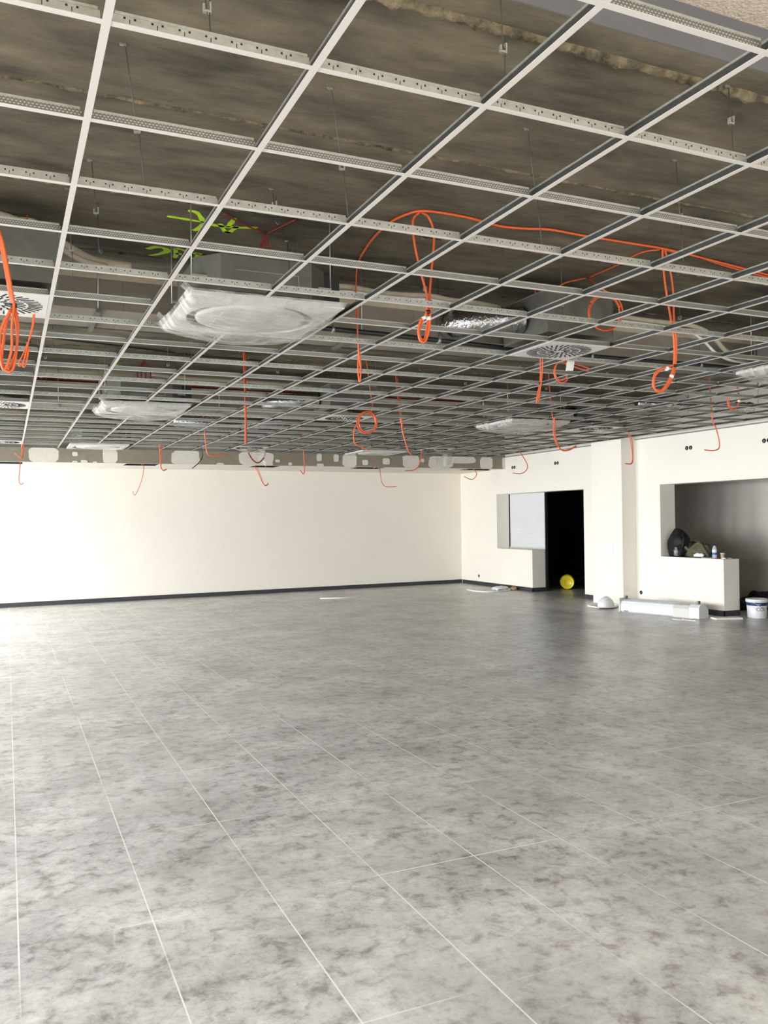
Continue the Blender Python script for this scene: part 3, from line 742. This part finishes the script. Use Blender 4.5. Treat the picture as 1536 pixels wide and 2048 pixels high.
cable([[p]+PX([(1326,530),(1332,580),(1342,640),(1348,680),(1348,728),(1338,760),(1322,781),(1310,778),(1306,765),(1312,745),(1330,735),(1348,730)], y),
       [p+Vector((0.02,0,0))]+PX([(1338,530),(1346,580),(1348,640),(1353,680),(1351,730),(1345,755),(1330,778),(1316,784),(1308,772),(1310,752),(1325,738),(1346,731)], y+0.02)],
      'large orange cable loop with white tape hanging at the right', r=0.0085, ties=[(ony(1349,732,y), m_blackc, (0,0,-1)), (ony(1343,753,y), m_paper, (-0.3,0,-1)), (ony(1334,737,y), m_paper, (1,0,0.3))])
cable([[onz(u, v, ZS) for u, v in ((1320,499),(1290,503),(1265,513),(1235,530),(1200,545),(1176,556))]], 'orange cable arching on the slab toward the round coil', r=0.006)
y = 5.22
def ring(uc, vc, ru, rv, y, n=16, a0=0.0, turns=1.0, dy=0.0):
    return [ony(uc+ru*math.cos(a0+2*PI*turns*k/n), vc+rv*math.sin(a0+2*PI*turns*k/n), y+dy*k/n) for k in range(n+1)]
cable([ring(1211,624,34,37,y,18,-2.6,0.98,0.05), ring(1209,626,30,34,y+0.03,18,-2.2,1.0,0.03), [onz(1172,556,ZS)]+PX([(1130,566),(1110,580)], 5.6), [onz(1176,556,ZS)]+PX([(1200,575),(1225,592),(1240,615)], y)],
      'round orange cable coil in front of the metal plenum box', r=0.007)
# 6 under the right diffuser
y = 6.09
cable([PX([(1080,700),(1081,740),(1080,765),(1076,785),(1073,803),(1077,803),(1081,775)], y), PX([(1085,700),(1085,735),(1082,768),(1078,790),(1074,800)], y-0.02)],
      'thin orange bundle hanging below the right-hand diffuser', hang=0, ties=[(ony(1081,767,y), m_blackc, (0,0,-1))])
y = 6.11
_coil = cable([ring(1124,744,16,21,y,14,0.8,0.85), ring(1123,742,13,19,y+0.02,14,0.5,0.9), PX([(1132,724),(1150,728),(1165,732),(1180,738)], y), PX([(1135,727),(1155,736),(1178,742)], y+0.02)],
      'small orange coil with a white paper tag below the right-hand diffuser', hang=2)
b = MB(); P = PX([(1134,722),(1149,722),(1146,742),(1132,740)], 6.06)
b.obox((P[0]+P[1]+P[2]+P[3])/4, (P[1]-P[0])/2, (0, 0.001, 0), (P[2]-P[1])/2)
b.v = [tuple(Vector(q)-_coil.location) for q in b.v]; b.build('paper_tag', m_paper, _coil)['label'] = 'white paper tag'
y = 7.2
cable([PX([(1467,742),(1471,760),(1475,780),(1478,800),(1472,816),(1464,820),(1457,812),(1455,798),(1462,787),(1474,784)], y), PX([(1470,742),(1474,762),(1477,782),(1479,800),(1474,812),(1466,818),(1459,810),(1458,797)], y+0.02)],
      'small orange cable loop with white tape at the right edge', hang=0, ties=[(ony(1476,784,y), m_blackc, (0,0,-1)), (ony(1478,802,y), m_paper, (0,0,-1)), (ony(1459,790,y), m_paper, (0.3,0,1))])
y = 9.7
cable([ring(734,845,20,22,y,16,0,1.0), ring(733,846,18,20,y+0.03,16,0.5,1.0), ring(735,844,17,21,y-0.03,16,1.0,1.0), PX([(738,760),(742,790),(745,812),(742,824)], y), PX([(713,850),(708,862),(709,885),(720,893),(732,898),(736,901)], y)],
      'round orange cable coil hanging in the middle of the grid', r=0.008, hang=3)
def drop(px, label, v_in=None, r=0.0055, y=None, m=None, name='orange_cable', two=False):
    yy = y if y is not None else onz(px[0][0], (v_in or px[0][1]+4), HC).y
    ps = [PX(px, yy)]; top = ps[0][0]
    if yy < 16: ps[0] = [Vector((top.x-0.05, top.y, HS-0.004)), Vector((top.x-0.03, top.y, (HS+top.z)/2))]+ps[0]
    else: ps[0] = [Vector((top.x, top.y+0.47, SZ+0.003+r)), Vector((top.x, top.y+0.12, SZ+0.03))]+[p_ for p_ in ps[0][1:]]
    if two: ps.append(PX([(u+(3 if k < len(px)-3 else 1), v+1) for k, (u, v) in enumerate(px)], yy+0.02))
    return cable(ps, label, r=r, m=m, name=name)
drop([(792,755),(795,790),(800,830),(806,865),(816,900),(823,909)], 'long orange cable pair slanting down to the left of the soffit coil gap', 832, two=True, r=0.008, y=10.2)
drop([(1104,826),(1108,845),(1107,865),(1112,885),(1122,899),(1135,900),(1152,892)], 'orange cable pair hanging above the shutter and curling right', 840, two=True, r=0.008, y=9.5)
drop([(1425,840),(1432,856),(1438,880),(1438,896),(1428,901),(1409,900)], 'orange cable curling left above the kitchen opening', 846, two=False, r=0.008, y=8.4)
drop([(1258,868),(1262,885),(1265,910),(1263,926),(1250,927)], 'orange cable hooking left in front of the pier', 880, two=True, r=0.007, y=10.9)
drop([(1036,897),(1044,910),(1054,928),(1053,940),(1042,947),(1025,946)], 'orange cable curling left above the roller shutter', 905, r=0.009, y=14.5)
drop([(487,700),(488,740),(490,790),(491,850),(491,887)], 'straight orange cable bundle hanging left of centre', 750, two=True, r=0.010, y=9.8)
drop([(407,808),(408,840),(411,880),(414,903),(421,911),(440,911),(455,909)], 'orange cable bending right in front of the soffit', 858, r=0.010, y=13.0)
drop([(318,884),(320,905),(321,930),(325,940),(333,938)], 'orange cable dangling in front of the soffit at left', 888, two=True, r=0.007, y=15.4)
drop([(43,880),(44,897),(45,910),(41,915),(29,905)], 'orange cable hooked at the left end of the soffit', 886, two=True, r=0.008, y=15.6)
drop([(41,927),(39,945),(38,960),(41,969),(47,966)], 'orange cable below the left slot of the soffit', y=16.45, r=0.008)
drop([(289,929),(286,950),(278,975),(270,990),(265,983)], 'thin orange cable hanging from the second soffit slot', y=16.45, r=0.006)
drop([(511,933),(518,950),(527,968),(533,970),(536,966)], 'thin orange cable pair hanging from the middle soffit slot', y=16.45, r=0.007, two=True)
drop([(606,894),(608,915),(609,940),(607,948),(600,940)], 'orange cable dangling left of the soffit centre', 900, r=0.009, y=15.6)
drop([(762,935),(761,950),(764,965),(772,973),(793,973)], 'orange cable hanging from the fourth soffit slot and curling right', y=16.45, r=0.008)
drop([(843,897),(842,915),(837,932),(828,940),(810,942)], 'orange cable curling left in front of the soffit right part', 903, r=0.009, y=15.2)
drop([(949,937),(953,946),(950,955),(942,959),(928,953)], 'orange cable curling left from the last soffit slot', y=16.45, r=0.009)
drop([(498,850),(492,870),(497,905),(508,922),(518,925),(528,915),(530,905)], 'dark red cable loop beside the loose plastic sheet', y=15.6, r=0.014, m=m_redc, name='red_cable')
drop([(397,880),(402,895),(405,912),(398,925),(384,937)], 'black cable curling left in front of the soffit', 888, y=15.5, m=m_blackc, name='black_cable', r=0.009)
# dark red coil on the slab above the first cassette, and the same farther back
pc = onz(532, 468, HS-0.01); y = pc.y
cable([[onz(448,428,ZS), onz(490,450,ZS), pc], [onz(590,440,ZS), pc]] + [[pc]+PX([(532-8*k_, 500),(532-9*k_, 528)], y) for k_ in (-1.6, -0.6, 0.3, 1.2, 1.8)], 'dark red cable coil tied to the slab above the first cassette', name='red_cable', m=m_redc, r=0.006)
pc = onz(288, 722, HS-0.01); y = pc.y
cable([[pc]+PX([(288-10*k_, 740),(288-11*k_, 760)], y) for k_ in (-1.2, -0.3, 0.5, 1.2)], 'dark red cable coil tied to the slab near the far spray mark', name='red_cable', m=m_redc, r=0.009)
for k, (dy, zz) in enumerate(((0.10, 3.385), (0.16, 3.39), (0.22, 3.385))):
    pts = [(LX+0.05+q*0.6, 6.16+dy+0.03*math.sin(q*1.1+k*2), zz+0.02*abs(math.sin(q*0.9+k))) for q in range(0, 20)]
    tag(MB().tube(smooth_path(pts, 3), 0.011, 6).build('red_cable', m_redc), ['front', 'middle', 'rear'][k]+' one of the dark red cables lying along the near duct', 'cable', 'dark red cables on the near duct')
for k, (dy, zz) in enumerate(((0.10, 3.385), (0.18, 3.39))):
    pts = [(LX+0.05+q*0.6, 11.06+dy+0.03*math.sin(q*1.1+k*2), zz+0.02*abs(math.sin(q*0.9+k))) for q in range(0, 20)]
    tag(MB().tube(smooth_path(pts, 3), 0.012, 6).build('red_cable', m_redc), ['front', 'rear'][k]+' one of the dark red cables lying along the farther duct', 'cable', 'dark red cables on the farther duct')
pts = [onz(u, v, ZS) for u, v in ((80,672),(150,682),(215,689),(320,702),(400,712),(520,722),(640,738))]
tag(MB().tube(smooth_path(pts), 0.008, 6).build('black_cable', m_blackc), 'thin dark cable stapled along the slab beyond the near duct', 'cable')

# ------------------------------------------------------------------ roller shutter
b = MB(); xs_ = X1+0.035; y0, y1 = HW1+0.0, J1
sh = empty('roller_shutter', (xs_, (y0+y1)/2, CNT+0.01))
n_ = 27; hh = (TOP+0.03-CNT-0.01)/n_
sl = MB()
sl.grid(lambda u, v: (-0.006*abs(math.sin(v*n_*PI)), (y0-y1)/2+u*(y1-y0), v*n_*hh), 1, n_*6, smooth=False)
sl.build('slat_curtain', m_whitep, sh)
MB().box((-0.02, (y0-y1)/2, -0.005), (0.02, (y1-y0)/2, 0.03)).build('bottom_bar', m_cap, sh)
MB().box((-0.03, (y0-y1)/2-0.03, -0.9), (0.03, (y0-y1)/2, 1.28)).build('guide_rail', m_blackc, sh)
tag(sh, 'closed white slatted roller shutter above the half wall beside the dark doorway', 'shutter')
b = MB(); b.box((X0+0.0, HW1-0.0, CNT), (X1+0.0, J1, CNT+0.006)); 
struct(b.build('trim_4', m_cap))
# ------------------------------------------------------------------ wall fittings
def sockets(y, z, x, label, n_=2, r=0.034, m=None):
    root = empty('socket_box', (x, y, z))
    for k in range(n_):
        c = (k-(n_-1)/2)*0.085
        MB().lathe([(r, 0.004), (r, -0.006), (r*0.84, -0.006), (r*0.84, -0.002), (0.001, -0.002)], 20, origin=(-0.001, c, 0), axis=(1, 0, 0), mats=[0, 0, 1, 1]).build('round_box', [m_blackc, m_slot], root)
        MB().box((-0.008, c-0.004, -0.016), (-0.002, c+0.004, 0.010)).build('wire_stub', m_cap, root)
    return tag(root, label, 'socket', 'open socket boxes on the right wall')
sockets(15.85, 2.73, X0, 'pair of open round socket boxes high on the wall near the back corner')
sockets(14.25, 2.72, X0, 'pair of open round socket boxes high above the dark doorway')
sockets(10.58, 2.73, X0, 'pair of open round socket boxes high above the kitchen opening')
sockets(9.02, 2.71, X0, 'pair of open round socket boxes high at the right edge')
sockets(17.42, 0.19+0.03, X0, 'small open socket box low on the wall near the back corner', 1)
sockets(11.78, 0.24, X0, 'small open socket box low beside the pier, above the screen casing', 1)
sockets(10.50, 1.27, 12.195, 'dark socket box on the kitchen wall, the upper of two', 1, 0.045)
sockets(10.49, 0.74, 12.195, 'dark socket box on the kitchen wall, the lower of two', 1, 0.045)
b = MB(); b.box((-0.004, -0.10, -0.10), (0, 0.10, 0.10)); b.box((-0.008, -0.085, -0.085), (-0.004, 0.085, 0.085))
o = b.build('cover_plate', mat('lilac_plate', (0.72, 0.72, 0.80), 0.5)); o.location = (10.03, 12.22, 1.02)
tag(o, 'pale lilac square cover plate on the front of the pier', 'wall plate')

# ------------------------------------------------------------------ projector screen casing on the floor
A = onz(1236, 1223, 0); Bp = onz(1398, 1238, 0)
ax = (Bp-A); ln = ax.length; ax.normalize(); ang = math.atan2(ax.y, ax.x)
root = empty('projection_screen', A, ang)      # local x runs along the casing toward the counter, y away from the camera
prof = [(0.0, 0.02), (-0.0, 0.13), (0.03, 0.185), (0.10, 0.205), (0.20, 0.205), (0.20, 0.02), (0.06, 0.0), (0.02, 0.0)]
MB().prism([(p, q) for p, q in prof], 'x', 0.05, ln-0.42).build('casing', m_whitep, root)
e_ = MB(); e_.prism([(-0.004, 0.0), (-0.004, 0.14), (0.03, 0.19), (0.10, 0.21), (0.21, 0.21), (0.21, 0.0)], 'x', ln-0.45, ln-0.15); o = e_.build('motor_housing', m_cap, root); o['label'] = 'cream motor housing'
e_ = MB(); e_.prism([(-0.03, 0.0), (-0.03, 0.17), (0.02, 0.215), (0.16, 0.215), (0.24, 0.12), (0.24, 0.0)], 'x', ln-0.15, ln+0.02); e_.build('end_cap', m_whitep, root)
e_ = MB(); e_.prism([(-0.02, 0.0), (-0.02, 0.23), (0.20, 0.23), (0.20, 0.0)], 'x', 0.03, 0.05); e_.build('end_plate', m_cap, root)
MB().box((0.04, 0.15, 0.205), (ln-0.1, 0.19, 0.222)).build('mounting_rail', m_frame, root)
for xx in (0.03, ln-0.12): MB().box((xx, 0.14, 0.19), (xx+0.03, 0.2, 0.26)).build('mounting_bracket', m_zinc_dark, root)
MB().box((0.12, -0.004, 0.012), (0.20, 0.004, 0.028)).build('label_strip', m_blackc, root)
tag(root, 'long white projection screen casing lying on the floor against the counter wall', 'projection screen')
c0 = onz(1345, 1238, 0.012)
tag(MB().tube(smooth_path([c0, c0+Vector((0.05, -0.12, -0.004)), c0+Vector((0.22, -0.18, -0.004)), c0+Vector((0.30, -0.08, -0.004)), c0+Vector((0.18, -0.02, 0.0)), onz(1372, 1240, 0.008), onz(1392, 1242, 0.008)]), 0.007, 6).build('power_cable', m_cable_w), 'white cable looped on the floor in front of the screen casing', 'cable')

# helmet on a brown tray
root = empty('hard_hat', onz(1212, 1213, 0.03))
dome = MB()
dome.grid(lambda u, v: (0.145*math.cos(2*PI*u)*math.cos(v*PI/2)*(1.1), 0.125*math.sin(2*PI*u)*math.cos(v*PI/2), 0.17*math.sin(v*PI/2)**0.9), 28, 10)
dome.build('shell', m_whitep, root)
dome = MB(); dome.grid(lambda u, v: ((0.158+0.035*v*(1+0.8*max(0, math.cos(2*PI*u))))*math.cos(2*PI*u), (0.124+0.022*v)*math.sin(2*PI*u), 0.004-0.012*v), 28, 2); dome.build('brim', m_whitep, root)
dome = MB(); dome.tube([(0.12*math.cos(t), -0.0, 0.17*math.sin(t)+0.008) for t in [PI*k/12 for k in range(13)]], 0.008, 6); dome.build('crest', m_whitep, root)
tag(root, 'white hard hat resting on a brown tray by the foot of the pier', 'helmet')
root = empty('cardboard_tray', onz(1210, 1214, 0))
MB().box((-0.26, -0.16, 0), (0.26, 0.16, 0.008)).build('base', m_brown, root)
for a_, c_ in (((-0.26, -0.16, 0.008), (0.26, -0.152, 0.03)), ((-0.26, 0.152, 0.008), (0.26, 0.16, 0.05)), ((-0.26, -0.152, 0.008), (-0.252, 0.152, 0.03)), ((0.252, -0.152, 0.008), (0.26, 0.152, 0.03))):
    MB().box(a_, c_).build('rim', m_paper, root)
tag(root, 'shallow brown tray with pale rim on the floor by the pier', 'tray')

# loose board on the floor by the counter
p = onz(1453, 1238, 0); b = MB(); b.obox((0, 0, 0.012), (0.02, 0.20, 0), (0.10, -0.01, 0), (0, 0, 0.010)); b.obox((0.01, -0.01, 0.03), (0.015, 0.19, 0), (0.09, -0.01, 0), (0, 0, 0.006))
b = MB(); b.obox((0, 0, 0.014), Vector((0.20, -0.07, 0)), Vector((0.03, 0.09, 0)), (0, 0, 0.012))
o = b.build('floor_tile', m_paper); o.location = p; tag(o, 'loose pale board lying on the floor before the counter end', 'board')

# paint bucket
bc = onz(1519, 1237, 0)+Vector((0.06, 0.10, 0))
root = empty('paint_bucket', bc)
MB().lathe([(0.001, 0.004), (0.135, 0.0), (0.138, 0.004), (0.152, 0.285), (0.140, 0.285)], 40).build('tub', m_whitep, root)
MB().lathe([(0.158, 0.245), (0.163, 0.25), (0.163, 0.292), (0.156, 0.298), (0.148, 0.290), (0.001, 0.290)], 40).build('lid', m_whitep, root)
m_navy = mat('navy_print', (0.01, 0.03, 0.12), 0.4)
MB().lathe([(0.1480, 0.195), (0.1545, 0.247)], 40, ).build('blue_band', m_navy, root)
MB().tube([(0.158*math.cos(t), 0.158*math.sin(t), 0.26-0.10*abs(math.sin(t*1.0))**2) for t in [PI+PI*k/16 for k in range(17)]], 0.003, 6).build('handle', m_rod, root)
# lettering wrapped on the tub, facing the camera side
dirc = Vector((-bc.x, -bc.y, 0)).normalized(); th0 = math.atan2(dirc.y, dirc.x)
def wrap_text(txt, size, z0, rad, aoff, m, parent, name):
    cu = bpy.data.curves.new(name, 'FONT'); cu.body = txt; cu.size = size; cu.extrude = 0.0
    t_ = bpy.data.objects.new(name, cu); col.objects.link(t_)
    dg = bpy.context.evaluated_depsgraph_get(); me = bpy.data.meshes.new_from_object(t_.evaluated_get(dg))
    bpy.data.objects.remove(t_, do_unlink=True)
    for v in me.vertices:
        a = th0+aoff+v.co.x/rad; z = z0+v.co.y; v.co = Vector((rad*math.cos(a), rad*math.sin(a), z))
    me.materials.clear(); me.materials.append(m)
    o = bpy.data.objects.new(name, me); col.objects.link(o); o.parent = parent; return o
wrap_text('COL', 0.075, 0.115, 0.1495, -0.10, mat('ink_grey', (0.12, 0.13, 0.17), 0.6), root, 'brand_lettering')
wrap_text('MAT', 0.030, 0.205, 0.1555, -0.02, m_whitep, root, 'band_lettering')
tag(root, 'white paint bucket with a navy band at the right edge by the counter', 'bucket')

# yellow bucket lying on its side, its base toward the room
p = onz(1119, 1181, 0); rb = 0.155
root = empty('yellow_bucket', p+Vector((0.25, 0.05, 0)))
dv = Vector((-0.93, -1.0, 0)); dv = Vector((-p.x, -p.y, 0)).normalized()
MB().lathe([(0.001, -0.006), (0.07, -0.006), (0.075, 0.0), (0.135, 0.0), (0.142, 0.004), (rb, -0.30), (rb+0.006, -0.305), (0.145, -0.30), (0.130, -0.01)][0:7], 40, origin=(0, 0, rb+0.004), axis=tuple(dv)).build('tub', m_yellow, root)
MB().lathe([(0.088, 0.001), (0.094, 0.006), (0.100, 0.001)], 36, origin=(0, 0, rb+0.004), axis=tuple(dv)).build('base_ring', m_yellow, root)
MB().tube([(Vector((0, 0, rb))-dv*(0.29-0.05*math.sin(t))+Vector((-dv.y, dv.x, 0))*(rb+0.01)*math.cos(t)+Vector((0, 0, (rb)*math.sin(t)*0.98))) for t in [PI*k/14 for k in range(15)]], 0.003, 6).build('handle', m_rod, root)
tag(root, 'yellow bucket lying on its side in the dark doorway', 'bucket')
# small coil and conduit by the back corner
pts = [onz(u, v, 0.012) for u, v in ((934,1179),(948,1182),(970,1183.5),(992,1183),(1012,1181.5),(1020,1179.5),(1012,1177.5),(1000,1178),(994,1181))]
tag(MB().tube(smooth_path(pts), 0.018, 8).build('conduit', m_cable_w), 'white plastic conduit lying on the floor near the back corner', 'conduit')
def lump(name, loc, sx, sy, sz, m, amp, freq, seed, parent=None, ns=(28, 18), low=-0.25):
    b = MB()
    def fn(u, v):
        a = 2*PI*u; t = -PI/2+PI*v
        d = Vector((math.cos(t)*math.cos(a), math.cos(t)*math.sin(a), math.sin(t)))
        q = 1+amp*noise.noise(d*freq+Vector((seed, seed*2, 0)))+0.4*amp*noise.noise(d*freq*3+Vector((seed, 0, seed)))
        p = Vector((d.x*sx*q, d.y*sy*q, d.z*sz*q)); p.z = max(p.z, -sz*0.62)
        return p+Vector((0, 0, sz*0.62))
    b.grid(fn, *ns); o = b.build(name, m, parent); o.location = loc; return o
p = onz(1000, 1179.5, 0)
o = lump('plastic_bag', p, 0.20, 0.16, 0.05, m_whitep, 0.35, 3, 2); tag(o, 'white plastic bag on the floor against the half wall near the back corner', 'bag')
p = onz(1027, 1180.5, 0)
o = lump('sponge', p, 0.07, 0.08, 0.05, m_brown, 0.3, 2, 5); tag(o, 'small brown lump lying on the floor by the half wall', 'debris')
p = onz(720, 1195, 0.003); q = onz(640, 1197, 0.003)
tag(MB().tube([p, q], 0.012, 6).build('plastic_strip', m_cable_w), 'thin white strip lying on the floor before the back wall', 'strip')

# ------------------------------------------------------------------ things on the counter
zc = CNT
struct(MB().box((X0+0.004, CE+0.004, CNT), (X1-0.002, J2, CNT+0.004)).build('trim_5', m_cap))
zc += 0.004
m_bag = mat('black_nylon', (0.008, 0.008, 0.009), 0.6, spec=0.25, bump=0.5, bump_scale=18)
m_olive = mat('olive_cloth', (0.065, 0.06, 0.03), 0.85, base2=(0.12, 0.11, 0.06), noise_scale=12, bump=0.7, bump_scale=16)
root = empty('backpack', (X0+0.17, 11.02, zc))
lump('main_body', (0, 0, 0), 0.14, 0.235, 0.285, m_bag, 0.16, 2.0, 3, root)
lump('front_pocket', (-0.07, -0.08, 0.0), 0.09, 0.12, 0.15, m_bag, 0.2, 2.5, 6, root)
MB().tube(smooth_path([(-0.03, -0.10, 0.38), (-0.07, -0.19, 0.34), (-0.09, -0.20, 0.22), (-0.10, -0.15, 0.08)]), 0.018, 8).build('strap', m_bag, root)
o = lump('print_patch', (-0.155, -0.10, 0.02), 0.03, 0.045, 0.085, mat('grey_print', (0.02, 0.02, 0.022), 0.6, base2=(0.5, 0.52, 0.55), noise_scale=26), 0.5, 6, 9, root)
o['label'] = 'black and white patterned patch'
tag(root, 'black backpack leaning on the jamb at the left end of the counter', 'backpack')
root = empty('jacket', (X0+0.17, 10.56, zc))
lump('body', (0, 0, 0), 0.13, 0.235, 0.155, m_olive, 0.35, 2.4, 8, root)
lump('dark_lining', (-0.02, 0.10, 0.12), 0.09, 0.10, 0.09, m_bag, 0.3, 2.4, 11, root)
MB().tube(smooth_path([(-0.10, 0.20, 0.17), (-0.12, 0.10, 0.13), (-0.09, 0.0, 0.20), (-0.06, -0.08, 0.24), (-0.09, -0.20, 0.14), (-0.10, -0.30, 0.03)]), 0.025, 8).build('sleeve', m_olive, root)
o = lump('white_lining', (-0.13, -0.12, 0.02), 0.02, 0.11, 0.035, m_paper, 0.4, 3, 14, root); o['label'] = 'strip of white lining'
tag(root, 'crumpled olive jacket on the counter beside the backpack', 'jacket')
yb_ = 10.19
root = empty('water_bottle', (X0+0.13, yb_, zc))
m_pet = mat('clear_plastic', (0.75, 0.80, 0.84), 0.08, alpha=0.45)
MB().lathe([(0.001, 0.0), (0.034, 0.0), (0.036, 0.01), (0.036, 0.15), (0.030, 0.175), (0.015, 0.20), (0.014, 0.215)], 24).build('bottle_body', m_pet, root)
MB().lathe([(0.0372, 0.05), (0.0372, 0.145)], 24).build('wrapper', m_paper, root)
MB().lathe([(0.0377, 0.055), (0.0377, 0.095)], 24).build('blue_stripe', mat('label_blue', (0.02, 0.14, 0.45), 0.5), root)
MB().lathe([(0.0165, 0.208), (0.0165, 0.228), (0.001, 0.23)], 20).build('cap', m_blackc, root)
tag(root, 'small water bottle with a white and blue wrapper standing on the counter', 'bottle')
root = empty('paper_cup', (X0+0.17, 10.06, zc))
MB().lathe([(0.001, 0.002), (0.026, 0.002), (0.034, 0.085), (0.032, 0.085), (0.025, 0.006)], 24).build('cup_wall', mat('kraft_cup', (0.42, 0.32, 0.20), 0.7), root)
MB().lathe([(0.034, 0.082), (0.036, 0.086), (0.034, 0.090), (0.031, 0.086)], 24).build('rim', m_paper, root)
tag(root, 'brown paper cup beside the water bottle', 'cup')
o = MB().obox((0, 0, 0.004), (0.06, 0.01, 0), (-0.01, 0.10, 0), (0, 0, 0.003)).build('paper_sheet', m_paper); o.location = (X0+0.11, 10.30, zc); tag(o, 'sheet of white paper lying left of the water bottle', 'paper')
o = lump('tissue', (X0+0.10, 9.97, zc), 0.03, 0.04, 0.014, m_paper, 0.4, 3, 4); tag(o, 'crumpled white tissue near the counter end', 'tissue')
o = MB().obox((0, 0, 0.008), (0.02, 0, 0), (0, 0.03, 0), (0, 0, 0.006)).build('tape_measure', m_cable_w); o.location = (X0+0.20, 9.95, zc); tag(o, 'small white case at the counter end behind the tissue', 'case')
# rubbish bags on the kitchen floor
for (u, v, sx, sy, sz, sd, lb) in ((1522, 1212, 0.26, 0.30, 0.17, 3, 'black rubbish bag on the kitchen floor behind the paint bucket'), (1480, 1205, 0.22, 0.14, 0.10, 8, 'flat black rubbish bag half hidden behind the counter end')):
    p = onx(u, v, 11.78 if sd == 3 else 11.3); p.z = 0; o = lump('rubbish_bag', p, sx, sy, sz, m_bag, 0.35, 2.6, sd); tag(o, lb, 'bag')
# small trestle pieces in the dark doorway
p = onz(1126, 1170, 0)
root = empty('cable_reel', (12.2, 16.0, 0))
MB().tube([Vector((0, 0, 0.16))+Vector((0, math.cos(2*PI*k/20), math.sin(2*PI*k/20)))*0.13 for k in range(20)], 0.02, 8, closed=True).build('hoop', m_blackc, root)
MB().box((-0.05, -0.10, 0), (0.05, 0.10, 0.03)).build('foot', m_blackc, root)
tag(root, 'black hoop-shaped reel deep in the dark doorway above the yellow bucket', 'reel')
